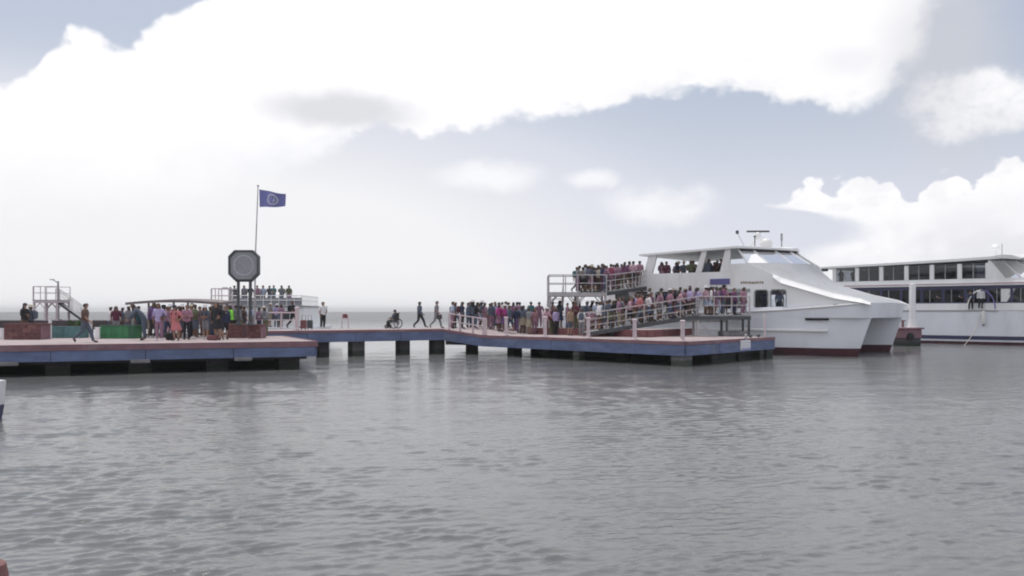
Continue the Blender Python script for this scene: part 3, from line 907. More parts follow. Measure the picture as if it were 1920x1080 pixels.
# wheelhouse
bot = [(-6.3, .36), (-5.35, 1.3), (-4.35, 2.7), (-3.72, 4.0)]
bot = bot + [(x, BEAM - y) for x, y in bot[::-1]]
topc_ = [(-6.95, .5), (-6.35, 1.35), (-5.5, 2.7), (-5.0, 4.0)]
topc_ = topc_ + [(x, BEAM - y) for x, y in topc_[::-1]]
ZB_, ZTP = 5.5, 6.36
MB().loft([[(x + .04, y, ZB_ - .07), (x + .04, y, ZB_ + .03), (x - .12, y, ZB_ + .03), (x - .12, y, ZB_ - .07)] for x, y in bot], True, True).build('windscreen_sill', 'cabin_white', cat)
for i in range(len(bot)):
    a, b = bot[i], topc_[i]
    mm = MB().tube([(a[0], a[1], ZB_), (b[0], b[1], ZTP)], .055, 6).build('mullion', 'cabin_white', cat)
    if i < len(bot) - 1:
        a2, b2 = bot[i + 1], topc_[i + 1]
        MB().add([(a[0], a[1], ZB_ + .03), (a2[0], a2[1], ZB_ + .03), (b2[0], b2[1], ZTP), (b[0], b[1], ZTP)], [(0, 1, 2, 3)]).build('windscreen', 'glass_grey', cat)
for yy in (.42, BEAM - .42):
    MB().add([(-7.5, yy, ZB_), (-6.35, yy, ZB_), (-6.95, yy, ZTP), (-7.5, yy, ZTP)], [(0, 1, 2, 3)]).build('side_window', 'glass_clear', cat)
    sgn = 1 if yy < 4 else -1
    # broad raked pillar behind the wheelhouse, and the raked pillars of the open deck
    for pts_ in ([(-8.1, 5.03), (-7.5, 5.03), (-7.4, 6.42), (-7.75, 6.42)], [(-9.75, 5.03), (-9.35, 5.03), (-8.95, 6.4), (-9.3, 6.4)], [(-13.75, 4.0), (-13.1, 4.0), (-12.45, 6.3), (-13.05, 6.3)]):
        MB().panel(pts_, [], .14, lambda u, v, d: (u, yy + sgn * (d - .09), v)).build('raked_pillar', 'cabin_white', cat)
# roof
def roof_range(x):
    if x <= -6.9: return .15
    tab = [(-6.9, .15), (-6.2, 1.1), (-5.3, 2.55), (-4.8, 3.9), (-4.7, 4.5)]
    return lerp_tab(tab, x)
def roof_z(x): return lerp_tab([(-13.7, 6.36), (-6.9, 6.62), (-4.6, 6.56)], x)
rings = []
for x in (-13.7, -13.55, -11, -9, -6.9, -6.5, -6.0, -5.4, -5.0, -4.8, -4.7):
    ya = roof_range(x); yb = BEAM - ya
    zt_ = roof_z(x); th = .1 if x < -13.6 else .17
    ring = [(x, ya + (yb - ya) * k / 6, zt_ - .04 + .12 * (1 - (abs(k - 3) / 3) ** 2)) for k in range(7)] + [(x, ya + (yb - ya) * k / 6, zt_ - th) for k in range(6, -1, -1)]
    rings.append(ring)
MB().loft(rings, True, True).build('roof', 'cabin_white', cat, True)
mb = MB()
for p0, p1 in zip(topc_[:-1], topc_[1:]):
    mb.tube([(p0[0] + .06, p0[1], ZTP + .03), (p1[0] + .06, p1[1], ZTP + .03)], .05, 6)
mb.build('brow', 'steel_dark', cat)['kind'] = 'stuff'
# decks, inner walls and seats
MB().box((-11.8, BEAM / 2, 4.15), (11.4, BEAM - .9, .09)).build('upper_deck', 'steel_grey', cat)
MB().box((-6.2, BEAM / 2, 4.62), (.08, BEAM - 1.2, .85)).build('wheelhouse_step', 'interior', cat)
MB().box((-5.4, BEAM / 2, 5.2), (2.0, 3.6, .08)).build('wheelhouse_floor', 'interior', cat)
MB().box((-4.9, BEAM / 2, 5.5), (.5, 2.6, .5), 0, .06).build('helm_console', 'steel_dark', cat)
MB().box((-16.25, BEAM / 2, 3.4), (.08, BEAM - .9, 1.9)).build('aft_wall', 'cabin_white', cat)
for yy in (.33, BEAM - .33):
    MB().box((-7.2, yy, 3.86), (2.1, .12, .2), 0, .03).build('door_head', 'steel_grey', cat)
    MB().box((-8.1, yy - (.02 if yy < 4 else -.02), 4.42), (1.3, .06, .36), 0, .01).build('name_band', 'purple_paint', cat)
# faded lettering as rows of small strokes, too faint to read
rnd = random.Random(5)
for (x0, x1, z_, hh, yy) in ((-6.75, -5.3, 4.32, .14, W0_ - .006), (-3.2, -2.3, 4.45, .1, None)):
    mb = MB(); x = x0
    while x < x1:
        w_ = rnd.uniform(.06, .13)
        if yy is not None: mb.box((x + w_ / 2, yy, z_ + rnd.uniform(-.015, .015)), (w_, .008, hh))
        x += w_ + .035
    if mb.v: mb.build('name_lettering', 'mark_brown', cat)['kind'] = 'stuff'
for i in range(5):
    for yy in (1.6, 3.6, 5.6, 7.4):
        b_ = MB().box((-12.4 + i * 1.05, yy, 4.62), (.45, 1.3, .08), 0, .02).box((-12.6 + i * 1.05, yy, 4.85), (.08, 1.3, .5), 0, .02)
        b_.build('bench', 'steel_grey', cat)
# side rails of upper deck aft, and bow rail
def catrail(pts, h=.95, **kw): railing(cat, pts, h, .025, .022, 1.1, 'cabin_white', **kw)
catrail([(-16.1, .45, 4.76), (-13.9, .45, 4.95)], .6, mids=(.3,))
catrail([(-20, .2, 2.32), (-16.4, .2, 2.38)])
# radar mast and aerials
mast = MB().tube([(-7.8, 4.0, 6.6), (-7.35, 4.5, 7.4)], .06, 6).tube([(-7.8, 5.0, 6.6), (-7.35, 4.6, 7.4)], .06, 6).tube([(-6.4, 4.5, 6.6), (-7.3, 4.55, 7.4)], .06, 6).box((-7.3, 4.55, 7.42), (.5, .6, .06)).build('radar_mast', 'cabin_white', cat)
mast['kind'] = 'stuff'
MB().box((-7.3, 4.55, 7.6), (.3, .34, .28), 0, .05).build('radar_gearbox', 'cabin_white', mast)
MB().box((-7.3, 4.55, 7.8), (1.5, .12, .12), R(35), .03).build('radar_bar', 'steel_dark', mast)
MB().lathe([(.05, 0), (.35, .06), (.4, .25), (.33, .45), (.15, .58), (.03, .6)], (-6.3, 3.4, 6.62), 16).build('satellite_dome', 'cabin_white', cat, True)
MB().box((-6.9, 3.0, 7.35), (.12, .12, .1)).tube([(-6.9, 3.0, 6.6), (-6.9, 3.0, 7.3)], .03, 6).build('searchlight', 'steel_dark', cat)
MB().tube([(-5.6, 4.2, 6.5), (-5.6, 4.2, 7.1)], .04, 6).tube([(-5.6, 4.2, 7.1), (-5.6, 4.2, 7.55)], .07, 8).build('aerial', 'steel_grey', cat)
MB().tube([(-8.1, 4.6, 6.6), (-8.55, 4.2, 7.7)], .02, 5).build('whip_aerial', 'steel_grey', cat)
MB().lathe([(.03, 0), (.11, .04), (.11, .22), (.03, .26)], (-8.57, 4.18, 7.66), 8).build('mast_light', 'steel_dark', cat, True)
for k in range(4):
    cl = MB().box((-1.0 + k * .35 if k < 2 else -17, .25, lerp_tab(SHEER, -1) + .05), (.3, .08, .08), 0, .02)
    if k in (0, 3): cl.build('cleat', 'steel_dark', cat)

# ------------------------------------------------------------------ second ferry
d2y = math.atan2(-.707, .707)
fer = thing('passenger_ferry', 'long white ferry with dark windows and purple lower band behind the catamaran bow', 'ferry', (32.9, 72.0, 0), d2y)
B2 = 8.0
def hull2(rows_z, nm, m, tuck=0):
    st = [-17, -12, -6, 0, 5, 8, 10.5, 12.5, 14]
    rings = []
    for x in st:
        o_ = lerp_tab([(-17, 0), (5, 0), (8, .4), (10.5, 1.2), (12.5, 2.5), (14, 3.95)], x)
        ring = [(x + max(0, z) * .35 * max(0, (x - 4) / 10), o_ + (0 if z > .3 else (.3 - z) * .3), z) for z in rows_z]
        ring += [(x + max(0, z) * .35 * max(0, (x - 4) / 10), B2 - o_ - (0 if z > .3 else (.3 - z) * .3), z) for z in rows_z[::-1]]
        rings.append(ring)
    return MB().loft(rings, True, True).build(nm, m, fer, True)
hull2([.66, 1.4, 2.6], 'hull', 'hull_white')
hull2([.36, .656], 'boot_stripe', 'navy_paint')
hull2([.22, .356], 'white_line', 'hull_white')
hull2([-.6, .0, .216], 'bottom_paint', 'antifouling')
MB().box((-5.5, -.03, 2.62), (23, .12, .1), 0, .03).build('rub_rail', 'steel_grey', fer)
# lower deck: bulwark, windows band
low_out = [(-9.5, 2.64), (9.3, 2.64), (9.3, 4.62), (-9.5, 4.62)]
lw = [rect(-4.6 + i * 1.65, -3.15 + i * 1.65, 3.3, 4.3, .04) for i in range(8)]
for yy, sgn in ((.25, 1), (B2 - .25, -1)):
    MB().panel([(-9.5, 2.64), (9.3, 2.64), (9.3, 3.2), (-9.5, 3.2)], [], .08, lambda u, v, d: (u, yy + sgn * d, v)).build('lower_bulwark', 'cabin_white', fer)
    MB().panel([(-9.5, 3.204), (9.3, 3.204), (9.3, 4.55), (-9.5, 4.55)], lw, .08, lambda u, v, d: (u, yy + sgn * (d + .02), v)).build('lower_wall', 'navy_paint', fer)
    for h_ in lw:
        x0, x1 = h_[0][0] - .04, h_[1][0] + .04
        gl = MB().box(((x0 + x1) / 2, yy + sgn * .06, 3.8), (x1 - x0 + .02, .012, 1.02)).build('window', 'glass_dark', fer)
        MB().box(((x0 + x1) / 2 - .2, yy + sgn * .045, 3.8), (.05, .02, 1.0)).build('mullion', 'steel_grey', gl)
    MB().box((0.2, yy - sgn * .04, 4.72), (20.0, .2, .3), 0, .03).build('deck_edge', 'cabin_white', fer)
    MB().box((1.5, yy - sgn * .155, 4.73), (15.5, .02, .07)).build('pink_stripe', 'pink_stripe', fer)
    # upper deck: bulwark and window band
    MB().panel([(-9.4, 4.874), (9.0, 4.874), (8.6, 5.12), (-9.4, 5.12)], [], .08, lambda u, v, d: (u, yy + sgn * d, v)).build('upper_bulwark', 'cabin_white', fer)
    P_ = [-7.1, -5.1, -3.03, -.97, 1.04, 3.14, 5.19]
    for k, x in enumerate(P_):
        MB().box((x, yy + sgn * .06, 5.72), (.34, .16, 1.19), 0, .02).build('pillar', 'cabin_white', fer)
    for x0, x1 in zip(P_[:-1], P_[1:]):
        gl = MB().box(((x0 + x1) / 2, yy + sgn * .1, 5.72), (x1 - x0 - .36, .012, 1.19)).build('window', 'glass_grey', fer)
        MB().box((x0 + (x1 - x0) * .48, yy + sgn * .08, 5.72), (.07, .02, 1.18)).build('mullion', 'steel_grey', gl)
    # raked corner of the bridge
    MB().panel([(5.2, 5.124), (6.3, 5.124), (5.34, 6.5), (5.2, 6.5)], [], .08, lambda u, v, d: (u, yy + sgn * d, v)).build('bridge_side', 'cabin_white', fer)
MB().box((-.2, B2 / 2, 4.66), (19.5, B2 - .7, .1)).build('upper_deck', 'steel_grey', fer)
MB().box((-.2, B2 / 2, 2.65), (19.5, B2 - .7, .09)).build('lower_deck', 'steel_grey', fer)
for x in (-9.45, 9.2):
    MB().box((x, B2 / 2, 3.6), (.08, B2 - .6, 1.9)).build('end_wall', 'cabin_white', fer)
MB().box((-1.0, B2 / 2, 3.55), (14, .1, 1.75)).build('inner_partition', 'interior', fer)
MB().box((-2.0, B2 / 2 + .5, 5.5), (10, .1, 1.5)).build('inner_partition', 'interior', fer)
# bridge front glass and mullions
fb_ = [(6.3, .3), (8.2, 2.2), (9.0, 4.0), (8.2, 5.8), (6.3, 7.7)]; ft_ = [(5.3, .3), (6.6, 2.2), (7.1, 4.0), (6.6, 5.8), (5.3, 7.7)]
for i in range(4):
    for j in range(2):
        def L_(A, k): return tuple(Vector(A[i]) + (Vector(A[i + 1]) - Vector(A[i])) * k)
        b0, b1, t0, t1 = L_(fb_, j / 2), L_(fb_, (j + 1) / 2), L_(ft_, j / 2), L_(ft_, (j + 1) / 2)
        MB().add([(b0[0], b0[1], 5.13), (b1[0], b1[1], 5.13), (t1[0], t1[1], 6.5), (t0[0], t0[1], 6.5)], [(0, 1, 2, 3)]).build('windscreen', 'glass_dark', fer)
        MB().tube([(b0[0] + .02, b0[1], 5.13), (t0[0] + .02, t0[1], 6.5)], .06, 6).build('mullion', 'cabin_white', fer)
rings = []
for (x, y) in fb_:
    rings.append([(x + .05, y, 5.12), (x + .9, y, 4.6), (x + 1.5, y + (4 - y) * .05, 2.62), (x - .2, y, 2.62), (x - .2, y, 5.12)])
MB().loft(rings, True, True).build('bridge_front', 'cabin_white', fer)
# roof with a hump over the bridge
rings = []
for x, z, th in ((-8.6, 6.46, .12), (-8.4, 6.5, .2), (-3, 6.62, .24), (3, 6.76, .26), (5.4, 6.84, .26), (6.2, 6.96, .34), (6.9, 6.9, .34), (7.5, 6.66, .14)):
    ya = .05 if x < 5.5 else .1 + (x - 5.5) * .1
    ring = [(x + (.5 if x > 6 else 0) * (1 - (abs(k - 3) / 3) ** 2), ya + (B2 - 2 * ya) * k / 6, z - .05 + .14 * (1 - (abs(k - 3) / 3) ** 2)) for k in range(7)]
    ring += [(x, ya + (B2 - 2 * ya) * k / 6, z - th) for k in range(6, -1, -1)]
    rings.append(ring)
MB().loft(rings, True, True).build('roof', 'cabin_white', fer, True)
MB().box((-8.1, .5, 6.2), (.5, .4, .24), 0, .04).build('deck_lamp', 'steel_dark', fer)
MB().lathe([(.05, 0), (.05, .7), (.3, .75), (.36, .95), (.2, 1.15), (.03, 1.2)], (4.9, 3.2, 6.75), 12).build('satellite_dome', 'cabin_white', fer, True)
MB().tube([(5.0, 4.4, 6.8), (5.0, 4.4, 8.0)], .03, 6).build('aerial', 'steel_grey', fer)
MB().box((5.05, B2 / 2, 5.75), (.08, B2 - .8, 1.2)).build('bridge_sky_block', 'steel_dark', fer)  # dark sheet added to stop sky showing through the windscreen
# stern
catw = [(-16.5, .3, 2.65), (-9.6, .3, 2.65)]
railing(fer, catw, .95, .03, .025, 1.2, 'cabin_white')

def fer_pt(x, y, z):
    v = Vector((32.9, 72.0, 0)) + Matrix.Rotation(d2y, 3, 'Z') @ Vector((x, y, z)); return v
def cat_pt(x, y, z):
    return Vector((19.2, 50.0, 0)) + Matrix.Rotation(YAW, 3, 'Z') @ Vector((x, y, z))

# fender hanging off the second ferry, hose arch and mooring line
p = fer_pt(5.05, -.28, 0)
fd_ = thing('hanging_fender', 'white fender hanging on the side of the second ferry below the crew', 'fender', (p.x, p.y, 1.55))
MB().lathe([(.03, 0), (.14, .06), (.17, .2), (.17, .85), (.14, .98), (.03, 1.03)], n=12).build('fender_body', 'fender_white', fd_, True)
MB().lathe([(.06, -.1), (.08, -.06), (.05, .0)], n=8).build('fender_tip', 'steel_dark', fd_, True)
MB().tube([(0, 0, 1.03), (.02, .12, 1.12), (.05, .2, 1.6)], .02, 5).build('lanyard', 'rope', fd_)
a, b = fer_pt(4.9, -.12, 2.55), Vector((PX(1806, 66), 66.0, -.05))
tag(MB().tube([a + (b - a) * t + Vector((0, 0, -.35 * math.sin(math.pi * t))) for t in [i / 12 for i in range(13)]], .028, 5).build('mooring_rope', 'rope', None, True), 'pale mooring rope running down into the water from the second ferry', 'rope')
a_ = []
for k in range(13):
    t = math.pi * (k / 12)
    a_.append(fer_pt(3.9 + 1.0 - 1.0 * math.cos(t), -.35, 2.75 + (1.45 * math.sin(t) if k < 12 else 0)))
hoop = thing('boarding_hoop', 'blue and white arched hoop standing at the second ferry side door', 'hoop', tuple(a_[0]))
MB().at(a_[0]).tube(a_[:7], .05, 6).build('hoop_half', 'cabin_white', hoop, True)
MB().at(a_[0]).tube(a_[6:], .05, 6).build('hoop_half', 'purple_paint', hoop, True)

# dolphin with white pile
Yd = 66.0
dl = thing('mooring_dolphin', 'white mooring pile on a red brown concrete base between the two ferries', 'mooring pile', (PX(1711, Yd), Yd, 0))
MB().box((-.42, 0, .92), (1.5, 1.4, .66), .3, .03).build('base', 'mauve_kerb', dl)
MB().box((-.42, 0, .1), (1.4, 1.3, .97), .3, .03).build('wet_footing', 'dark_concrete', dl)
MB().box((-.42, 0, 1.31), (1.8, 1.6, .12), .3, .03).build('base_cap', 'mauve_kerb', dl)
MB().lathe([(.42, 1.375), (.34, 1.55), (.22, 2.2), (.22, 4.5), (.17, 4.62), (.03, 4.66)], n=16).build('pile', 'white_paint', dl, True)
MB().tube([(-.9, -.4, 1.4), (-.9, -.4, 1.85)], .1, 8).box((-.9, -.4, 1.88), (.4, .2, .1), 0, .03).build('bollard', 'mauve_kerb', dl)
m = MB()
m.lathe([(.2, -.1), (.33, -.1), (.36, 0), (.33, .1), (.2, .1)], n=14)
tyre = m.build('tyre', 'black_rubber', dl, True); tyre.location = (-.55, -.87, .72); tyre.scale = (.8, .8, .8); tyre.rotation_euler = (R(90), 0, .3)

# ------------------------------------------------------------------ clock, flag, planters, shelter
Yk = 43.5
ck = thing('pier_clock', 'dark eight sided clock on two slender posts above a brick planter', 'clock', (PX(458, Yk), Yk, ZP + .66))
cz = H + (HOR - 497.5) / F * Yk - (ZP + .66)
hw = .74; cc = .3
def oct_(w, c): return [(-w + c, -w), (w - c, -w), (w, -w + c), (w, w - c), (w - c, w), (-w + c, w), (-w, w - c), (-w, -w + c)]
MB().panel(oct_(hw, cc), [oct_(hw - .075, cc - .02)], .34, lambda u, v, d: (u, -.17 + d, cz + v)).build('case', 'clock_case', ck)
MB().panel(oct_(hw - .09, cc - .03), [], .2, lambda u, v, d: (u, -.1 + d, cz + v)).build('face', 'clock_face', ck)
mb = MB(); rg = [(.5 * math.cos(2 * math.pi * k / 40), .5 * math.sin(2 * math.pi * k / 40)) for k in range(40)]
MB().panel(rg, [[(a * .9, b * .9) for a, b in rg]], .012, lambda u, v, d: (u, -.115 + d, cz + v)).build('dial_ring', 'clock_mark', ck)
for k in range(12):
    t = 2 * math.pi * k / 12
    m = MB(); ra, rb = .36, .43
    m.tube([(ra * math.sin(t), -.112, cz + ra * math.cos(t)), (rb * math.sin(t), -.112, cz + rb * math.cos(t))], .018, 4)
    m.build('hour_mark', 'clock_mark', ck)
for t, l_, w_ in ((R(-62), .3, .024), (R(150), .4, .018)):
    MB().tube([(0, -.125, cz), (l_ * math.sin(t), -.125, cz + l_ * math.cos(t))], w_, 4).build('hand', 'clock_mark', ck)
for x in (-.29, .3):
    MB().tube([(x, 0, .1), (x, 0, cz - hw + .02)], .075, 10).build('post', 'clock_case', ck, True)
    MB().lathe([(.17, .003), (.17, .05), (.1, .16), (.08, .2)], (x, 0, 0), 12).build('post_foot', 'clock_case', ck, True)
MB().box((0, 0, cz - hw - .03), (.85, .2, .08), 0, .02).build('crosspiece', 'clock_case', ck)

fl = thing('flagpole', 'thin leaning white flagpole rising just behind the dark clock', 'flagpole', (PX(477.5, 45.5), 45.5, ZP))
topz = H + (HOR - 350) / F * 45.5 - ZP
xt = PX(483.8, 45.5) - PX(477.5, 45.5)
MB().tube([(0, 0, 0), (xt * .15, 0, topz * .5), (xt, 0, topz)], .05, 8, .025).build('pole', 'steel_rail', fl, True)
MB().lathe([(.02, -.02), (.06, .03), (.05, .08), (.01, .1)], (xt, 0, topz), 8).build('finial', 'steel_rail', fl, True)
MB().box((0, 0, .05), (.35, .35, .1), 0, .02).build('base_plate', 'steel_grey', fl)
# flag: rippled cloth, with its pale round emblem as flat print
zt_ = H + (HOR - 355) / F * 45.5; fx0 = PX(486, 45.5); fw = 50 / F * 45.5; fh = 33 / F * 45.5
ny, nx = 14, 22
def flagpt(i, j, off=0.0):
    s = i / nx; t = j / ny
    x = fx0 + fw * s - .05 * s * s
    y = 45.5 + .2 * math.sin(s * 7.5 + t * 1.6) * (.3 + .7 * s) + off
    z = zt_ - fh * t * (1 - .05 * s) - .24 * s * (1 - t * .8) + .05 * math.sin(s * 7 + 1.5 * t) * s
    return (x, y, z)
flag = MB().at((fx0, 45.5, zt_))
flag.loft([[flagpt(i, j) for j in range(ny + 1)] for i in range(nx + 1)], False)
fo = flag.build('flag', 'flag_blue', None, True, (fx0, 45.5, zt_))
tag(fo, 'blue flag with a pale round emblem flying from the pole by the clock', 'flag')
em = MB().at((fx0, 45.5, zt_)); cx_, cy_ = nx * .52, ny * .5
def emb(r, th): return flagpt(cx_ + r * nx * .24 * math.cos(th) * .95, cy_ + r * ny * .36 * math.sin(th), -.008)
for k in range(28):
    t0, t1 = 2 * math.pi * k / 28, 2 * math.pi * (k + 1) / 28
    em.add([emb(.72, t0), emb(.72, t1), emb(1, t1), emb(1, t0)], [(0, 1, 2, 3)])
em.build('emblem_ring', 'flag_pale', fo)
em = MB().at((fx0, 45.5, zt_))
em.add([emb(.5, 2 * math.pi * k / 6 + .3) for k in range(6)], [tuple(range(6))])
em.build('emblem_centre', 'flag_pale', fo)


def planter(px0, px1, pyb, pyt, label, m, style, dep=1.0, rz=0.0):
    Y = GY(pyb, ZP); x0, x1 = PX(px0, Y), PX(px1, Y)
    h = H + (HOR - pyt) / F * Y - ZP
    o = thing('planter_box', label, 'planter', ((x0 + x1) / 2, Y + dep / 2, ZP), rz, 'planters on the concrete landing')
    w = x1 - x0
    if style == 'brick':
        MB().box((0, 0, h / 2 + .001), (w - .06, dep - .06, h)).build('core', 'mauve_kerb', o)
        rows = max(3, int(h / .15)); rh = h / rows
        nb = max(3, int(w / .4)); bw = w / nb
        me = None
        for r in range(rows):
            for k in range(nb + (r % 2)):
                xa = -w / 2 + (k - (.5 if r % 2 else 0)) * bw; xb = xa + bw
                xa, xb = max(xa, -w / 2), min(xb, w / 2)
                if xb - xa < .05: continue
                MB().box(((xa + xb) / 2, -dep / 2 + .02, r * rh + rh / 2), (xb - xa - .015, .05 + .012 * ((k * 7 + r * 3) % 3), rh - .015)).build('brick', m if (k * 5 + r * 3) % 4 else 'brick_pale', o, fix=False)
        MB().box((0, 0, h + .03), (w + .08, dep + .08, .06), 0, .02).build('coping', m, o)
    else:
        MB().box((0, 0, h / 2), (w - .05, dep - .05, h - .01)).build('core', m, o)
        nb = max(4, int(w / .28)); bw = w / nb
        for k in range(nb):
            MB().box((-w / 2 + (k + .5) * bw, -dep / 2 + .01, h / 2), (bw - .012, .04 + .008 * (k % 2), h)).build('board', m if style == 'plain' or k < nb * .7 else 'green_dark', o, fix=False)
        MB().box((0, 0, h + .02), (w + .06, dep + .06, .06), 0, .015).build('rim', 'green_dark' if 'green' in m else m, o)
    MB().box((0, 0, h + .055), (w - .2, dep - .2, .04)).build('soil', 'soil', o)
    return o, w, h, dep


planter(7, 76, 637, 609, 'dark red brick planter at the far left end of the landing', 'red_brick', 'brick')
t_, w_, h_, d_ = planter(97, 150, 634, 614, 'teal painted planter box between the two white posts', 'teal_paint', 'plain')
planter(187, 252, 635, 612, 'bright green planter box beside the stooping person', 'green_paint', 'two')
planter(424, 456, 634, 610, 'pale brick planter carrying the near post of the clock', 'brick_pale', 'brick', 1.1)
planter(463, 489, 634.5, 611, 'darker brick planter under the right post of the clock', 'red_brick', 'brick', 1.1)
# clumps of leaves in the teal box
def plant(o, x, h0, n_, sp, hh, nm='seedling', m='leaf'):
    mb = MB(); rnd = random.Random(int(abs(x) * 100) + n_)
    for i in range(n_):
        a = rnd.uniform(0, 6.28); l_ = rnd.uniform(.5, 1) * hh
        bx, by = rnd.uniform(-sp, sp), rnd.uniform(-.2, .2)
        tip = Vector((x + bx + math.cos(a) * l_ * .5, by + math.sin(a) * l_ * .5, h0 + l_))
        b0 = Vector((x + bx, by, h0)); mid = b0.lerp(tip, .6); sd_ = Vector((-math.sin(a), math.cos(a), 0)) * .05
        mb.add([b0, mid + sd_, tip, mid - sd_], [(0, 1, 2, 3)])
    q = mb.build(nm, m, o, fix=False); q['kind'] = 'stuff'
plant(t_, .25, h_ + .06, 40, .35, .35, 'foliage')
for px, ty, by, Y, lb in ((2, 617, 637, 43.0, 'white post standing against the outer end of the red brick planter'), (94, 596, 636, 44, 'white post next to the teal planter box'), (170, 600, 634, 46, 'slim white post between the walking person and the green planter'), (183, 615, 637, 43.2, 'short white post touching the green planter')):
    z1 = H + (HOR - ty) / F * Y - ZP
    o = thing('marker_post', lb, 'post', (PX(px, Y), Y, ZP), 0, 'white posts on the landing')
    MB().box((0, 0, z1 / 2), (.2 if px in (2, 183) else .13, .14, z1), 0, .02).build('post', 'white_paint', o)
    MB().box((0, 0, z1 + .02), (.24 if px in (2, 183) else .17, .18, .04), 0, .01).build('post_cap', 'white_paint', o)

# shelter with a low curved roof
Ys = 46.5
sx0, sx1 = PX(252, Ys), PX(424, Ys)
sh = thing('shelter', 'low open shelter with a thin brown curved roof over the waiting people', 'shelter', ((sx0 + sx1) / 2, Ys, ZP))
zr = H + (HOR - 564) / F * Ys - ZP; hwx = (sx1 - sx0) / 2
rings = []
for k in range(13):
    x = -hwx + 2 * hwx * k / 12; c = .13 * (1 - (abs(k - 6) / 6) ** 2) - .1
    rings.append([(x, -1.1, zr + c), (x, 1.3, zr + c + .1), (x, 1.3, zr + c + .0), (x, -1.1, zr + c - .13)])
MB().loft(rings, True, True).build('roof', 'roof_brown', sh)
for x in (-hwx + .3, 0, hwx - .3):
    for y in (-.9, 1.1):
        c = .13 * (1 - (abs(x) / hwx) ** 2) - .1
        MB().tube([(x, y, 0), (x, y, zr + c - (.12 if y < 0 else 0))], .06, 8).build('post', 'steel_grey', sh, True)
MB().box((0, 1.0, .45), (2 * hwx - 1.2, .4, .06), 0, .02).build('bench_seat', 'roof_brown', sh)
for x in (-hwx + .8, 0.2, hwx - .8):
    MB().box((x, 1.0, .21), (.08, .3, .42)).build('bench_leg', 'steel_grey', sh)

# ------------------------------------------------------------------ walkway furniture
rl = thing('walkway_railing', 'white railing along the far edge of the raised walkway start', 'railing', (W0.x, W0.y, ZW))
org = (W0.x, W0.y, ZW)
pa, pb = W0 + wd * .1 + wn * 4.4, W0 + wd * 3.6 + wn * 4.4
railing(rl, [(pa.x, pa.y, ZW), (pb.x, pb.y, ZW)], 1.0, .05, .035, .9, 'white_post', org=org)
p = W0 + wd * 2.35 + wn * .5
o = thing('guard_post', 'thick white post at the start of the walkway beside the dark dressed man', 'post', (PX(557, 51.0), 51.0, ZW), 0)
MB().lathe([(.16, .003), (.16, .06), (.12, .1), (.12, 1.2), (.15, 1.22), (.15, 1.3), (.06, 1.34)], n=12).build('post', 'white_post', o, True)
MB().box((0, 0, .012), (.4, .4, .022)).build('base_plate', 'steel_rail', o)
Yh = 55.0
o = thing('safety_hoop', 'pinkish upside down U hoop standing alone on the walkway', 'hoop', (PX(647, Yh), Yh, ZW))
MB().tube([(-.2, 0, 0), (-.2, 0, .82), (-.12, 0, .93), (.12, 0, .93), (.2, 0, .82), (.2, 0, 0)], .04, 8).build('hoop', 'white_post', o, True)
MB().tube([(-.2, 0, .62), (.2, 0, .62)], .03, 6).build('crossbar', 'white_post', o)
MB().box((0, .05, .78), (.3, .03, .25)).build('panel', 'rust_red', o)
# wheelchair
Yw = 55.5
wc = thing('wheelchair', 'dark wheelchair on the open walkway with a seated person in it', 'wheelchair', (PX(739, Yw), Yw, ZW), R(-20))
def wheel(r, c, parent, nm='wheel', th=.03):
    ring = [(c[0] + r * math.cos(2 * math.pi * k / 20), c[1], c[2] + r * math.sin(2 * math.pi * k / 20)) for k in range(21)]
    w = MB().tube(ring, th, 6, caps=False).build(nm, 'black_rubber', parent, True)
    m = MB()
    for k in range(6):
        t = math.pi * k / 6
        m.tube([(c[0] + r * math.cos(t), c[1], c[2] + r * math.sin(t)), (c[0] - r * math.cos(t), c[1], c[2] - r * math.sin(t))], .008, 4)
    m.build('spokes', 'steel_rail', w)['kind'] = 'stuff'
for y in (-.29, .29):
    wheel(.29, (.12, y, .32), wc); wheel(.1, (-.42, y * .8, .13), wc, 'castor')
    MB().tube([(.28, y * .86, 1.0), (.2, y * .86, .95), (.2, y * .86, .3), (-.3, y * .86, .45), (-.42, y * .8, .13)], .022, 6).build('frame_tube', 'steel_dark', wc)
    MB().box((-.02, y * .9, .7), (.36, .05, .04), 0, .01).build('armrest', 'black_rubber', wc)
    MB().box((-.6, y * .5, .14), (.18, .14, .02)).build('footrest', 'steel_dark', wc)
MB().box((-.03, 0, .48), (.46, .46, .06), 0, .02).build('seat', 'black_rubber', wc)
MB().box((.22, 0, .75), (.04, .44, .46), 0, .015).build('backrest', 'black_rubber', wc)
# luggage trolley with dark wheels near the walkway start
for i, (px, Y, lb) in enumerate(((569, 52.0, 'small dark wheeled case at the walkway start next to the thick white post'), (581, 52.6, 'dark wheeled case standing apart toward the man in the white shirt'))):
    o = thing('wheeled_case', lb, 'suitcase', (PX(px, Y), Y, ZW), .3 * i)
    MB().box((0, 0, .32), (.34, .24, .5), 0, .04).build('body', 'rust_red' if i == 0 else 'steel_dark', o)
    MB().tube([(-.1, .1, .56), (-.1, .1, .85), (.1, .1, .85), (.1, .1, .56)], .014, 6).build('handle', 'steel_dark', o)
    for x in (-.12, .12):
        MB().tube([(x - .02, 0, .05), (x + .02, 0, .05)], .05, 8).build('wheel', 'black_rubber', o)

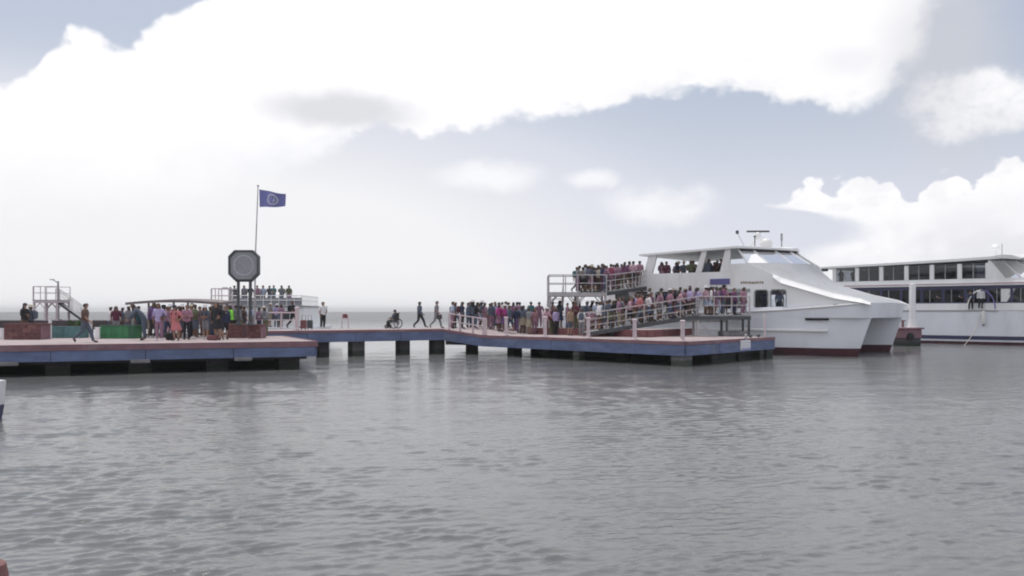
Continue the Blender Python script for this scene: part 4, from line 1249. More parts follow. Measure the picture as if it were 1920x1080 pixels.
# ------------------------------------------------------------------ distant jetties, towers, far ferry
jt = thing('far_jetty', 'dark low jetty far behind the landing with brown sides', 'jetty', (-36, 68, 0))
org = (-36, 68, 0)
MB().at(org).prism([(-62, 68), (-26.5, 68), (-26.5, 74), (-62, 74)], 1.5, 1.85).build('deck', 'dark_jetty', jt)
MB().at(org).prism([(-62, 67.85), (-26.5, 67.85), (-26.5, 67.99), (-62, 67.99)], 1.2, 1.8).build('side_beam', 'dark_jetty', jt)
for i in range(12):
    MB().at(org).box((-60 + i * 3, 69, .3), (.6, .6, 2.3)).build('pile', 'dark_jetty', jt)
tower((PX(62, 69.5), 69.5), 0, 1.9, 2.0, 3.47, 1.85, 'small far boarding tower on the dark jetty beside the lamp post', stair=False, material='white_post')  # paler than the near tower: distance haze put into the colour
gangway('far_gangway', 'far gangway sloping down to the right from the tower on the dark jetty', (PX(108, 70.5), 70.5, 3.45), (PX(150, 70.5), 71.0, 2.0), 1.2, h=.9)
tower((PX(396, 63.5), 63.5), 0, 1.5, 1.6, 3.15, 1.0, 'far boarding tower seen between the shelter and the clock', stair=False, material='white_post')  # pale material again stands in for haze
jt2 = thing('far_pier', 'grey far pier under the distant boarding tower behind the clock', 'pier', (-20, 63, 0))
org = (-20, 63, 0)
MB().at(org).prism([(-26, 62.8), (-12.6, 62.8), (-12.6, 66), (-26, 66)], .6, .996).build('deck', 'dark_jetty', jt2)
for i in range(5):
    MB().at(org).box((-25 + i * 2.8, 64, -.1), (.6, .6, 1.38)).build('pile', 'dark_jetty', jt2)


def lamp(px, Y, zb, pyt, label, arms):
    zt = H + (HOR - pyt) / F * Y - zb
    o = thing('lamp_post', label, 'lamp post', (PX(px, Y), Y, zb), 0, 'lamp posts on the far piers')
    MB().tube([(0, 0, 0), (0, 0, zt)], .1, 8, .07).build('pole', 'steel_grey', o, True)
    MB().box((0, 0, .05), (.4, .4, .1), 0, .02).build('base', 'steel_grey', o)
    for dx, dz in arms:
        MB().tube([(0, 0, zt - .15), (dx, 0, zt + dz)], .04, 6).build('arm', 'steel_grey', o)
        MB().box((dx * 1.15, 0, zt + dz), (.36, .16, .08), 0, .02).build('lamp_head', 'steel_rail', o)
lamp(109, 70.0, 1.85, 527, 'tall lamp post with a short arm on the far dark jetty', [(-.42, .12)])
lamp(432, 63.8, 1.0, 538, 'grey lamp post beside the clock on the far pier', [(-.35, -.06)])

f3 = thing('far_ferry', 'hazy pale ferry moored beyond the clock with passengers along its top deck', 'ferry', (PX(497, 66), 66.5, 0), R(4))
Wf = 130 / F * 66
MB().loft([[(-Wf / 2 - .4, y0, -.3), (Wf / 2 + .3, y0, -.3), (Wf / 2 + .5, y0, 1.3), (-Wf / 2 - .5, y0, 1.3)] for y0 in (0, 13)], True, True).build('hull', 'hull_white', f3)
fw_ = [rect(-Wf / 2 + .35 + i * .82, -Wf / 2 + .95 + i * .82, 1.9, 2.6, .06) for i in range(5)]
MB().panel([(-Wf / 2, 1.304), (Wf / 2, 1.304), (Wf / 2, 2.9), (-Wf / 2, 2.9)], fw_, .08, lambda u, v, d: (u, .15 + d, v)).build('front_wall', 'cabin_white', f3)
for h__ in fw_:
    x0, x1 = h__[0][0] - .06, h__[1][0] + .06
    MB().box(((x0 + x1) / 2, .2, 2.25), (x1 - x0 + .02, .012, .74)).build('window', 'glass_dark', f3)
for x in (-Wf / 2 + .04, Wf / 2 - .04):
    MB().box((x, 6.5, 2.1), (.08, 12.3, 1.59)).build('side_wall', 'cabin_white', f3)
MB().box((0, 6.5, 2.96), (Wf + .3, 13, .1)).build('top_deck', 'steel_grey', f3)
railing(f3, [(-Wf / 2, .1, 3.0), (Wf / 2, .1, 3.0)], .75, .03, .03, .6, 'cabin_white', (.4,))
railing(f3, [(Wf / 2, .1, 3.0), (Wf / 2, 8, 3.0)], .75, .03, .03, .8, 'cabin_white', (.4,))
MB().panel([(-Wf / 2, 3.02), (Wf / 2, 3.02), (Wf / 2, 3.6), (-Wf / 2, 3.6)], [], .03, lambda u, v, d: (u, .16 + d, v)).build('weather_cloth', 'interior', f3)

# ------------------------------------------------------------------ moored launch at the left edge, bollard at the lower corner
Yb = 20.9
xr = PX(-10.0, Yb)
bt = thing('moored_launch', 'white launch with dark blue bottom cut off by the left picture edge', 'boat', (xr - 2.2, Yb, 0), R(4))
st = []
for x, hw_, zk in ((-2.2, .75, 0), (-1, .85, 0), (.5, .85, 0), (1.5, .7, 0), (2.0, .5, 0), (2.2, .38, 0)):
    st.append((x, hw_))
def bl(zs, ins, nm, m_):
    rings = []
    for x, w in st:
        ring = [(x, -w + i_, z) for z, i_ in zip(zs, ins)] + [(x, w - i_, z) for z, i_ in list(zip(zs, ins))[::-1]]
        rings.append(ring)
    MB().loft(rings, True, True).build(nm, m_, bt, True)
bl([.36, .7, .93], [.08, .03, .0], 'topsides', 'white_paint')
bl([-.25, .1, .356], [.3, .18, .08], 'bottom_paint', 'navy_paint')
MB().tube([(2.2, -.36, .93), (1.5, -.7, .93), (.5, -.85, .93), (-2.2, -.76, .93)], .05, 6).build('gunwale', 'white_paint', bt, True)
MB().box((-1.0, 0, 1.25), (1.2, 1.0, .5), 0, .08).build('cabin', 'white_paint', bt)
bo = thing('quay_bollard', 'rounded pinkish red bollard head in the lower left corner', 'bollard', (PX(-34, 5.0), 5.0, 0))
zb_ = H - (1046 - HOR) / F * 5.0
MB().lathe([(.11, -.5), (.11, zb_ - .16), (.135, zb_ - .12), (.12, zb_ - .04), (.07, zb_ - .008), (.01, zb_)], n=20).build('head', 'pink_skin_paint', bo, True)
MB().lathe([(.2, -.5), (.2, .3), (.112, .34)], n=20).build('pile_foot', 'rust_red', bo, True)
# ------------------------------------------------------------------ haze added over the water to lift the dark tones
hm_ = bpy.data.materials.new('haze_air'); hm_.use_nodes = True
ht_ = hm_.node_tree; ht_.nodes.clear()
pv = ht_.nodes.new('ShaderNodeVolumePrincipled')
pv.inputs['Color'].default_value = (.96, .96, .98, 1); pv.inputs['Density'].default_value = HAZE; pv.inputs['Anisotropy'].default_value = .6
ho_ = ht_.nodes.new('ShaderNodeOutputMaterial'); ht_.links.new(pv.outputs[0], ho_.inputs['Volume'])
M['haze_air'] = hm_
hz_o = MB().box((0, 0, 4.25), (6200, 6200, 11.5)).build('haze', 'haze_air')
tag(hz_o, 'thin pale haze added over the water to lift dark tones', None, None, 'stuff')

# ------------------------------------------------------------------ people
CLOTH = {'black': (.022, .022, .026), 'navy': (.03, .04, .09), 'slate': (.09, .11, .15), 'grey': (.22, .22, .24), 'white': (.72, .71, .72), 'cream': (.6, .54, .45),
         'mauve': (.28, .16, .23), 'lavender': (.42, .36, .58), 'magenta': (.42, .06, .25), 'crimson': (.3, .07, .12), 'coral': (.52, .18, .19), 'pink': (.52, .33, .38), 'rose': (.38, .2, .26),
         'teal': (.05, .17, .19), 'blue': (.1, .17, .36), 'pale blue': (.4, .47, .58), 'brown': (.12, .07, .055), 'tan': (.35, .25, .17), 'maroon': (.12, .03, .055), 'neon green': (.3, .85, .08),
         'olive': (.12, .13, .07), 'purple': (.14, .08, .2), 'khaki': (.32, .28, .2), 'denim': (.09, .12, .2), 'green': (.06, .2, .1), 'plum': (.2, .07, .16)}
CM = {k: mat('cloth_' + k.replace(' ', '_'), v, .9, .15, 8, .15) for k, v in CLOTH.items()}
SK = [mat('skin_%s' % a, c, .6, .06, 6) for a, c in (('light', (.34, .2, .14)), ('tan', (.22, .12, .08)), ('brown', (.14, .075, .05)))]
HAIR = [mat('hair_black', (.014, .012, .012), .6, .2, 10), mat('hair_brown', (.04, .022, .014), .6, .2, 10)]
SHOE = mat('shoe_dark', (.03, .028, .03), .7, .2, 8)

V = Vector
BASE = dict(pel=(0, 0, .95), wai=(0, 0, 1.1), che=(0, 0, 1.3), nec=(0, .01, 1.46), hb=(0, -.005, 1.54), hm=(0, -.02, 1.63), ht=(0, -.01, 1.7),
            shl=(.17, 0, 1.39), ell=(.225, .03, 1.12), wrl=(.225, -.05, .88), hal=(.22, -.07, .8), shr=(-.17, 0, 1.39), elr=(-.225, .03, 1.12), wrr=(-.225, -.05, .88), har=(-.22, -.07, .8),
            hil=(.085, 0, .9), knl=(.1, -.015, .49), anl=(.1, .02, .09), tol=(.115, -.15, .035), hir=(-.085, 0, .9), knr=(-.1, -.015, .49), anr=(-.1, .02, .09), tor=(-.115, -.15, .035))
RAD = dict(pel=(.16, .115), wai=(.135, .1), che=(.165, .115), nec=(.055, .055), hb=(.066, .074), hm=(.082, .098), ht=(.06, .07), shl=(.066, .066), ell=(.043, .043), wrl=(.029, .03), hal=(.03, .022),
           shr=(.066, .066), elr=(.043, .043), wrr=(.029, .03), har=(.03, .022), hil=(.095, .1), knl=(.06, .062), anl=(.04, .042), tol=(.035, .026), hir=(.095, .1), knr=(.06, .062), anr=(.04, .042), tor=(.035, .026))
EDG = [('pel', 'wai'), ('wai', 'che'), ('che', 'nec'), ('nec', 'hb'), ('hb', 'hm'), ('hm', 'ht'), ('che', 'shl'), ('shl', 'ell'), ('ell', 'wrl'), ('wrl', 'hal'), ('che', 'shr'), ('shr', 'elr'), ('elr', 'wrr'), ('wrr', 'har'),
       ('pel', 'hil'), ('hil', 'knl'), ('knl', 'anl'), ('anl', 'tol'), ('pel', 'hir'), ('hir', 'knr'), ('knr', 'anr'), ('anr', 'tor')]
REG = {('pel', 'wai'): 'torso', ('wai', 'che'): 'torso', ('che', 'nec'): 'torso', ('che', 'shl'): 'torso', ('che', 'shr'): 'torso', ('nec', 'hb'): 'head', ('hb', 'hm'): 'head', ('hm', 'ht'): 'head',
       ('shl', 'ell'): 'uarm', ('shr', 'elr'): 'uarm', ('ell', 'wrl'): 'farm', ('elr', 'wrr'): 'farm', ('wrl', 'hal'): 'hand', ('wrr', 'har'): 'hand',
       ('pel', 'hil'): 'hip', ('pel', 'hir'): 'hip', ('hil', 'knl'): 'thigh', ('hir', 'knr'): 'thigh', ('knl', 'anl'): 'shin', ('knr', 'anr'): 'shin', ('anl', 'tol'): 'foot', ('anr', 'tor'): 'foot'}
UP = ('wai', 'che', 'nec', 'hb', 'hm', 'ht', 'shl', 'ell', 'wrl', 'hal', 'shr', 'elr', 'wrr', 'har')
POSES = {
    'standing': {},
    'hand on hip': dict(ell=(.33, .08, 1.13), wrl=(.2, -.06, 1.0), hal=(.14, -.1, .98), tol=(.16, -.13, .035)),
    'arms folded': dict(ell=(.23, -.04, 1.13), wrl=(.04, -.2, 1.16), hal=(-.05, -.2, 1.17), elr=(-.23, -.04, 1.13), wrr=(-.04, -.18, 1.12), har=(.05, -.19, 1.1)),
    'walking': dict(knl=(.09, -.2, .5), anl=(.09, -.3, .1), tol=(.1, -.46, .06), knr=(-.09, .05, .49), anr=(-.09, .33, .17), tor=(-.1, .25, .04), ell=(.23, .12, 1.13), wrl=(.22, .14, .89), hal=(.22, .12, .81), elr=(-.23, -.07, 1.13), wrr=(-.22, -.24, .94), har=(-.21, -.3, .88)),
    'holding a phone': dict(elr=(-.23, -.05, 1.14), wrr=(-.12, -.24, 1.28), har=(-.09, -.28, 1.35), hm=(0, -.04, 1.62), ht=(0, -.04, 1.695)),
    'arm raised': dict(elr=(-.3, -.02, 1.58), wrr=(-.2, -.05, 1.8), har=(-.17, -.06, 1.87)),
    'leaning on the rail': dict(ell=(.27, -.14, 1.12), wrl=(.2, -.34, 1.06), hal=(.16, -.4, 1.05), elr=(-.27, -.14, 1.12), wrr=(-.2, -.34, 1.06), har=(-.16, -.4, 1.05)),
    'stooping': 'stoop', 'seated': 'sit'}


def make_pose(nm):
    P = {k: V(v) for k, v in BASE.items()}
    d = POSES[nm]
    if isinstance(d, dict):
        for k, v in d.items(): P[k] = V(v)
        if nm == 'leaning on the rail':
            M_ = Matrix.Rotation(R(9), 3, 'X')
            for k in ('che', 'nec', 'hb', 'hm', 'ht', 'shl', 'shr'): P[k] = V((0, 0, 1)) + M_ @ (P[k] - V((0, 0, 1)))
    elif d == 'stoop':
        M_ = Matrix.Rotation(R(42), 3, 'X')
        for k in UP: P[k] = P['pel'] + M_ @ (P[k] - P['pel'])
        for s, sg in (('l', 1), ('r', -1)):
            P['el' + s] = P['sh' + s] + V((.05 * sg, -.14, -.22)); P['wr' + s] = P['el' + s] + V((-.02 * sg, -.16, -.16)); P['ha' + s] = P['wr' + s] + V((0, -.06, -.05))
    else:
        for k in UP + ('pel', 'hil', 'hir'): P[k] = P[k] + V((0, 0, -.4))
        for s, sg in (('l', 1), ('r', -1)):
            P['kn' + s] = V((.1 * sg, -.43, .53)); P['an' + s] = V((.1 * sg, -.45, .12)); P['to' + s] = V((.11 * sg, -.6, .06))
            P['el' + s] = V((.25 * sg, -.04, .75)); P['wr' + s] = V((.2 * sg, -.28, .68)); P['ha' + s] = V((.18 * sg, -.35, .66))
    return P


def grow(P):
    ks = list(P)
    me = bpy.data.meshes.new('skel')
    me.from_pydata([tuple(P[k]) for k in ks], [(ks.index(a), ks.index(b)) for a, b in EDG], [])
    o = bpy.data.objects.new('skel', me); COL.objects.link(o)
    mo = o.modifiers.new('s', 'SKIN')
    sv = me.skin_vertices[0].data
    for i, k in enumerate(ks):
        sv[i].radius = RAD[k]
        sv[i].use_root = (k == 'pel')
    mo.use_smooth_shade = True
    ss = o.modifiers.new('u', 'SUBSURF'); ss.levels = 1; ss.render_levels = 1
    dg = bpy.context.evaluated_depsgraph_get()
    ev = o.evaluated_get(dg)
    out = bpy.data.meshes.new_from_object(ev)
    bpy.data.objects.remove(o); bpy.data.meshes.remove(me)
    return out


def classify(me, P):
    n_ = len(me.vertices)
    co = np.empty(n_ * 3, np.float32); me.vertices.foreach_get('co', co); co = co.reshape(-1, 3)
    best = np.full(n_, 1e9); lab = np.zeros(n_, int); regs = [REG[e_] for e_ in EDG]
    for i, (a, b) in enumerate(EDG):
        A, B = np.array(P[a]), np.array(P[b]); d = B - A
        t = np.clip(((co - A) @ d) / (d @ d), 0, 1)
        dist = np.linalg.norm(co - (A + t[:, None] * d), axis=1) - (np.mean(RAD[a]) + (np.mean(RAD[b]) - np.mean(RAD[a])) * t)
        k = dist < best; best[k] = dist[k]; lab[k] = i
    return co, [regs[i] for i in lab]


def shell(me, co, keep, off, nm, m, extra=None):
    vs, fs, mp = [], [], {}
    for p in me.polygons:
        if all(keep(v) for v in p.vertices):
            f_ = []
            for v in p.vertices:
                if v not in mp:
                    mp[v] = len(vs)
                    o_ = off(v) if callable(off) else off
                    vs.append(tuple(V(co[v]) + me.vertices[v].normal * o_))
                f_.append(mp[v])
            fs.append(tuple(f_))
    if extra:
        k = len(vs); vs += extra[0]; fs += [tuple(i + k for i in f_) for f_ in extra[1]]
    r = bpy.data.meshes.new(nm); r.from_pydata(vs, [], fs); r.materials.append(m)
    r.polygons.foreach_set('use_smooth', [True] * len(fs)); r.update()
    return r


def fingers(P):
    """five separate fingers for each hand"""
    mb = MB()
    for s, sg in (('l', 1), ('r', -1)):
        w, h_ = P['wr' + s], P['ha' + s]
        d = (h_ - w).normalized(); side = d.cross(V((sg, 0, 0)))
        if side.length < .1: side = V((0, 1, 0))
        side.normalize(); pal = d.cross(side).normalized()
        for k, ln in enumerate((.062, .075, .07, .055)):
            b = h_ + side * (.026 - .0175 * k) + d * .012
            m1 = b + d * ln * .55 + pal * .004; t = m1 + d * ln * .4 + pal * .018
            mb.tube([b - d * .015, m1, t], .0085, 5, .0065)
        b = h_ + side * .03 - d * .02
        mb.tube([b, b + side * .025 + d * .02, b + side * .03 + d * .05], .0095, 5, .007)
    return mb.v, mb.f


KIT = {}
def kit(pose):
    if pose in KIT: return KIT[pose]
    P = make_pose(pose); me = grow(P); co, rg = classify(me, P)
    hc = P['hm']
    # nose and chin pulled out of the head surface
    fr = [i for i in range(len(co)) if rg[i] == 'head']
    nose = min(fr, key=lambda i: (V(co[i]) - (hc + V((0, -.11, -.015)))).length)
    me.vertices[nose].co.y -= .02; co[nose][1] -= .02
    k = dict()
    fv, ff = fingers(P)
    body = shell(me, co, lambda v: True, 0.0, 'body_' + pose.replace(' ', '_'), SK[0], (fv, ff))
    k['body'] = body
    k['shirt_short'] = shell(me, co, lambda v: rg[v] in ('torso', 'uarm', 'hip') and not (rg[v] == 'torso' and co[v][2] > P['nec'].z + .0), lambda v: .016, 'shirt', SK[0])
    k['shirt_long'] = shell(me, co, lambda v: rg[v] in ('torso', 'uarm', 'farm', 'hip'), .02, 'jacket', SK[0])
    k['trousers'] = shell(me, co, lambda v: rg[v] in ('hip', 'thigh', 'shin') or (rg[v] == 'torso' and co[v][2] < P['pel'].z + .06), .013, 'trousers', SK[0])
    k['shorts'] = shell(me, co, lambda v: rg[v] in ('hip', 'thigh') or (rg[v] == 'torso' and co[v][2] < P['pel'].z + .06), .018, 'shorts', SK[0])
    lf_ = lambda v: (V(co[v]) - P['tol'].lerp(P['anl'], .5)).length < (V(co[v]) - P['tor'].lerp(P['anr'], .5)).length
    k['shoe_l'] = shell(me, co, lambda v: rg[v] == 'foot' and lf_(v), .01, 'shoe', SK[0])
    k['shoe_r'] = shell(me, co, lambda v: rg[v] == 'foot' and not lf_(v), .01, 'shoe', SK[0])
    hk = lambda v: rg[v] == 'head' and (co[v][2] > hc.z + .005 or (co[v][1] > hc.y - .02 and co[v][2] > hc.z - .09))
    k['hair'] = shell(me, co, hk, .022, 'hair', SK[0])
    back = MB()
    rings = []
    for t in range(6):
        z = hc.z - .02 - t * .055; w_ = .085 + .012 * min(t, 3) - .01 * max(0, t - 3)
        y0 = hc.y + .03 + .012 * t
        rings.append([(hc.x + w_ * math.cos(a) * (1 if math.sin(a) > -.2 else .95), y0 + (.06 + .004 * t) * math.sin(a), z) for a in [2 * math.pi * q / 10 for q in range(10)]])
    back.loft(rings, True, True)
    k['hair_long'] = shell(me, co, hk, .024, 'hair', SK[0], (back.v, back.f))
    cap = MB().lathe([(.104, .0), (.108, .03), (.1, .07), (.06, .1), (.005, .112)], (hc.x, hc.y, hc.z + .01), 12)
    cap.loft([[(hc.x + .08 * math.cos(a), hc.y - .06 - .1 * max(0, math.sin(a)), hc.z + .03 + dz) for a in [math.pi * q / 8 for q in range(9)]] for dz in (0, .012)], True, True)
    hat = MB().lathe([(.2, -.01), (.2, .005), (.105, .02), (.1, .09), (.085, .115), (.005, .12)], (hc.x, hc.y, hc.z + .03), 14)
    for nm_, b_ in (('cap', cap), ('hat', hat)):
        r = bpy.data.meshes.new(nm_); r.from_pydata(b_.v, [], b_.f); r.materials.append(SK[0]); r.update(); k[nm_] = r
    # skirt / dress: cone of cloth from the waist to the knee
    sk_ = MB(); rings = []
    pel = P['pel']
    for t in range(5):
        z = pel.z + .08 - t * .13; w_ = .155 + .028 * t
        cy = (P['knl'].y + P['knr'].y) / 2 * (t / 5)
        rings.append([(w_ * math.cos(a) + .01 * math.sin(4 * a) * t, cy + (w_ * .72) * math.sin(a), z) for a in [2 * math.pi * q / 16 for q in range(16)]])
    if pose != 'seated':
        sk_.loft(rings, True, False)
        r = bpy.data.meshes.new('skirt'); r.from_pydata(sk_.v, [], sk_.f); r.materials.append(SK[0]); r.polygons.foreach_set('use_smooth', [True] * len(sk_.f)); r.update(); k['skirt'] = r
    bpy.data.meshes.remove(me)
    KIT[pose] = k
    return k


pk = MB().box((0, .2, 1.22), (.3, .17, .44), 0, .06).tube([(-.11, .13, 1.4), (-.12, -.02, 1.47), (-.12, -.13, 1.3), (-.13, .1, 1.06)], .022, 5).tube([(.11, .13, 1.4), (.12, -.02, 1.47), (.12, -.13, 1.3), (.13, .1, 1.06)], .022, 5)
PACK = bpy.data.meshes.new('backpack'); PACK.from_pydata(pk.v, [], pk.f); PACK.materials.append(SK[0]); PACK.update()
BOT = ['denim', 'black', 'grey', 'khaki', 'navy', 'mauve', 'slate', 'brown', 'pale blue', 'olive']
rp = random.Random(21)
TOPW = {'short': 'top', 'long': 'jacket'}
USED = set()


def jit(a): return a + rp.uniform(-.12, .12)
def person(x, y, z, face, top, place, pose=None, bottom=None, kind=None, hair=None, ht=None, head=None, sleeve=None, group=None, skin=None, label=None):
    rpose = pose is None
    if rpose: pose = rp.choice(['standing', 'standing', 'arms folded', 'hand on hip', 'holding a phone', 'walking', 'leaning on the rail', 'standing'])
    kp = pose
    if rpose: pose = 'standing'
    k = kit(kp)
    if head is None and rpose and rp.random() < .16: head = rp.choice(['cap', 'hat'])
    sleeve = sleeve or rp.choice(['short', 'short', 'long'])
    kind = kind or rp.choice(['trousers', 'trousers', 'trousers', 'shorts', 'skirt'])
    if pose == 'seated' and kind == 'skirt': kind = 'trousers'
    opts = [bottom] if bottom else rp.sample(BOT, len(BOT))
    if label is None:
        for b in opts + BOT:
            for kk in ([kind] + [q for q in ('trousers', 'shorts', 'skirt') if q != kind and not (pose == 'seated' and q == 'skirt')]):
                pz = {'standing': '', 'walking': ' walking', 'seated': ' seated', 'stooping': ' stooping'}.get(pose, ' ' + pose)
                hd = '' if len(place.split()) > 6 and len((top + b).split()) > 2 else {'cap': ' and cap', 'hat': ' and brimmed hat'}.get(head, '')
                lb = 'person in %s %s, %s %s%s%s %s' % (top, TOPW[sleeve], b, kk, hd, pz, place)
                if lb not in USED: break
            if lb not in USED: break
        bottom, kind, label = b, kk, lb
    else:
        bottom = bottom or opts[0]
    if len(label.split()) > 16 and head:
        label = label.replace({'cap': ' and cap', 'hat': ' and brimmed hat'}[head], '')
        if label in USED: label = label.replace(', ', ' and ')
    USED.add(label)
    s = (ht or rp.uniform(1.6, 1.78)) / 1.76
    bd_ = link('person', k['body'], None, (x, y, z - .004))
    bd_.rotation_euler = (R(rp.uniform(-1, 4)), R(rp.uniform(-2.5, 2.5)), face)
    wdt = s * rp.uniform(.94, 1.2)
    bd_.scale = (wdt, wdt, s)
    tag(bd_, label, 'person', group)
    def part(nm, me, m):
        o = link(nm, me, bd_); o.material_slots[0].link = 'OBJECT'; o.material_slots[0].material = m; return o
    bd_.material_slots[0].link = 'OBJECT'; bd_.material_slots[0].material = skin or rp.choice(SK)
    part('shirt' if sleeve == 'short' else 'jacket', k['shirt_short' if sleeve == 'short' else 'shirt_long'], CM[top])
    part(kind, k[kind], CM[bottom])
    if rpose and sleeve == 'short' and rp.random() < .22:
        part('backpack', PACK, CM[rp.choice(['black', 'navy', 'maroon', 'slate', 'teal'])])
    sm_ = rp.choice([SHOE, SHOE, CM['white'], CM['brown']])
    part('shoe', k['shoe_l'], sm_); part('shoe', k['shoe_r'], sm_)
    hair = hair or rp.choice(['hair', 'hair', 'hair_long'])
    part('hair', k[hair], rp.choice(HAIR))
    if head: part(head, k[head], CM[rp.choice(['black', 'navy', 'white', 'cream']) if head == 'cap' else rp.choice(['white', 'cream'])])
    return bd_


def feet(px, py, z): Y = GY(py, z); return PX(px, Y), Y, z
PI = math.pi
G1 = 'people on the concrete landing by the clock'
def P1(px, py, face, top, place, **kw):
    x, y, z = feet(px, py, ZP); return person(x, y, z, face, top, place, group=G1, **kw)
BL = 'behind the green planter'
P1(46, 633.5, 1.2, 'black', 'behind the dark red planter', bottom='brown', kind='trousers', head='cap', sleeve='long', ht=1.78)
P1(58, 632, -1.5, 'slate', 'behind the dark red planter', bottom='black', kind='trousers', ht=1.68)
P1(157, 642.5, PI / 2 + .15, 'brown', 'along the landing front', pose='walking', bottom='slate', kind='trousers', ht=1.74, sleeve='short', hair='hair')
P1(219, 631, .4, 'maroon', BL, bottom='grey', kind='trousers', ht=1.66, sleeve='short')
P1(240, 630.5, -.3, 'grey', BL, bottom='slate', kind='skirt', ht=1.66, hair='hair_long', sleeve='short')
P1(258, 631.5, 1.2, 'teal', 'beside the green planter', bottom='slate', kind='trousers', ht=1.66)
P1(271, 638, -1.35, 'slate', 'over the green planter', pose='stooping', bottom='slate', kind='trousers', ht=1.95, sleeve='long')
P1(287, 634, .5, 'purple', 'behind the person in the lavender top', bottom='black', kind='trousers', ht=1.85, sleeve='long')
P1(299, 638.5, .2, 'lavender', 'at the landing front', bottom='mauve', kind='trousers', ht=1.76, sleeve='short', pose='hand on hip')
P1(331, 638.5, -.2, 'coral', 'beside the black bag', bottom='coral', kind='skirt', ht=1.66, sleeve='short', hair='hair_long', skin=SK[0])
P1(319, 634, .6, 'rose', 'behind the coral dress', bottom='pink', kind='trousers', ht=1.7, head='hat')
P1(345, 633, -.5, 'pink', 'under the shelter roof', bottom='maroon', kind='trousers', ht=1.72, head='hat')
P1(356, 634.5, 1.0, 'brown', 'in front of the shelter', bottom='black', kind='trousers', ht=1.7)
P1(367, 635.5, -.8, 'olive', 'in front of the shelter', bottom='slate', kind='shorts', ht=1.74, pose='arms folded')
P1(381, 634.5, .2, 'brown', 'in front of the shelter', bottom='brown', kind='trousers', ht=1.7, pose='holding a phone')
P1(374, 632.5, .2, 'mauve', 'under the shelter roof', bottom='grey', kind='trousers', ht=1.66)
P1(308, 632, .2, 'plum', 'under the shelter roof', bottom='navy', kind='trousers', ht=1.7)
P1(392, 633, 2.5, 'tan', 'under the shelter roof', bottom='slate', kind='shorts', ht=1.64)
P1(409, 638, -.4, 'black', 'next to the clock planters', bottom='black', kind='skirt', ht=1.83, sleeve='long', pose='hand on hip', skin=SK[0])
P1(421, 636.5, .7, 'navy', 'next to the clock planters', bottom='black', kind='shorts', ht=1.66, sleeve='long', skin=SK[0])
P1(434, 632, -.9, 'neon green', 'by the near clock post', bottom='black', kind='trousers', ht=1.72, sleeve='long', pose='arms folded')
P1(340, 631.5, 3, 'white', 'under the shelter roof', bottom='khaki', kind='trousers', ht=1.68)
P1(402, 631.5, 1.2, 'grey', 'under the shelter roof', bottom='brown', kind='trousers', ht=1.7)
P1(326, 632, 2.2, 'cream', 'under the shelter roof', bottom='denim', kind='trousers', ht=1.64)
for px, py, c in ((281, 632, 'grey'), (304, 633, 'slate'), (313, 635.5, 'mauve'), (350, 637, 'rose'), (338, 634.5, 'crimson'), (361, 632, 'tan'), (386, 636, 'slate'), (397, 635, 'maroon'), (414, 632, 'mauve'), (443, 631.5, 'grey'), (459, 629.5, 'slate'), (473, 630, 'pale blue'), (486, 629.5, 'mauve'), (498, 631, 'grey'), (230, 629.5, 'slate'), (205, 630, 'white'), (450, 630, 'brown')):
    P1(px, py, rp.uniform(-2, 3), c, 'in the group round the shelter' if 270 < px < 425 else 'beside the clock planters' if px > 300 else 'in the gap between planters', ht=rp.uniform(1.6, 1.76))
# luggage at their feet
def bag(x, y, z, sz, m, label, cat='bag', nm='bag', group=None):
    o = thing(nm, label, cat, (x, y, z), rp.uniform(-.4, .4), group)
    MB().box((0, 0, sz[2] / 2), sz, 0, min(sz) * .2).build('body', m, o)
    MB().tube([(-sz[0] * .25, 0, sz[2] - .01), (-sz[0] * .2, 0, sz[2] * 1.25), (sz[0] * .2, 0, sz[2] * 1.25), (sz[0] * .25, 0, sz[2] - .01)], .014, 5).build('handle', 'black_rubber', o)
    return o
x, y, z = feet(319, 638, ZP); bag(x, y, z, (.36, .24, .36), 'black_rubber', 'black square bag standing at the feet of the coral dressed person')
x, y, z = feet(399, 638, ZP); bag(x, y, z, (.5, .3, .24), 'rust_red', 'brown duffel bag at the feet of the black dressed person', 'bag', 'duffel_bag')
x, y, z = feet(348, 635, ZP); bag(x, y, z, (.3, .22, .3), 'steel_grey', 'grey bag on the ground in front of the shelter posts')
x, y, z = feet(429, 637, ZP)

G2 = 'people on the raised walkway'
def P2(px, py, face, top, place, z=ZW, **kw):
    x, y, _ = feet(px, py, z); return person(x, y, z, face, top, place, group=G2, **kw)
P2(518, 614, .4, 'lavender', 'at the walkway start', bottom='slate', kind='trousers', ht=1.6, hair='hair_long', sleeve='short')
P2(526, 614.5, -.4, 'mauve', 'at the walkway start', bottom='slate', kind='skirt', ht=1.58, hair='hair_long', sleeve='short')
P2(549, 615.5, 1.3, 'black', 'at the walkway start', bottom='black', kind='trousers', ht=1.78, sleeve='short', hair='hair')
P2(505, 613, 1.3, 'grey', 'at the walkway start', bottom='khaki', kind='shorts', ht=1.66)
P2(605, 616, .9, 'white', 'alone on the walkway', bottom='black', kind='trousers', ht=1.72, pose='hand on hip', sleeve='short', hair='hair')
P2(787, 615, 1.35, 'slate', 'on the open walkway', pose='walking', bottom='black', kind='trousers', ht=1.75, sleeve='long', hair='hair')
P2(817, 615.5, 1.4, 'grey', 'with a dark bag on the walkway', pose='walking', bottom='grey', kind='trousers', ht=1.78, sleeve='short', hair='hair')
x, y, z = feet(824, 615.5, ZW); o = bag(x, y - .05, ZW + .58, (.34, .14, .28), 'steel_dark', 'dark shoulder bag carried at the hip of the grey walker')
wcx = Matrix.Rotation(R(-20), 3, 'Z') @ Vector((-.03, 0, 0))
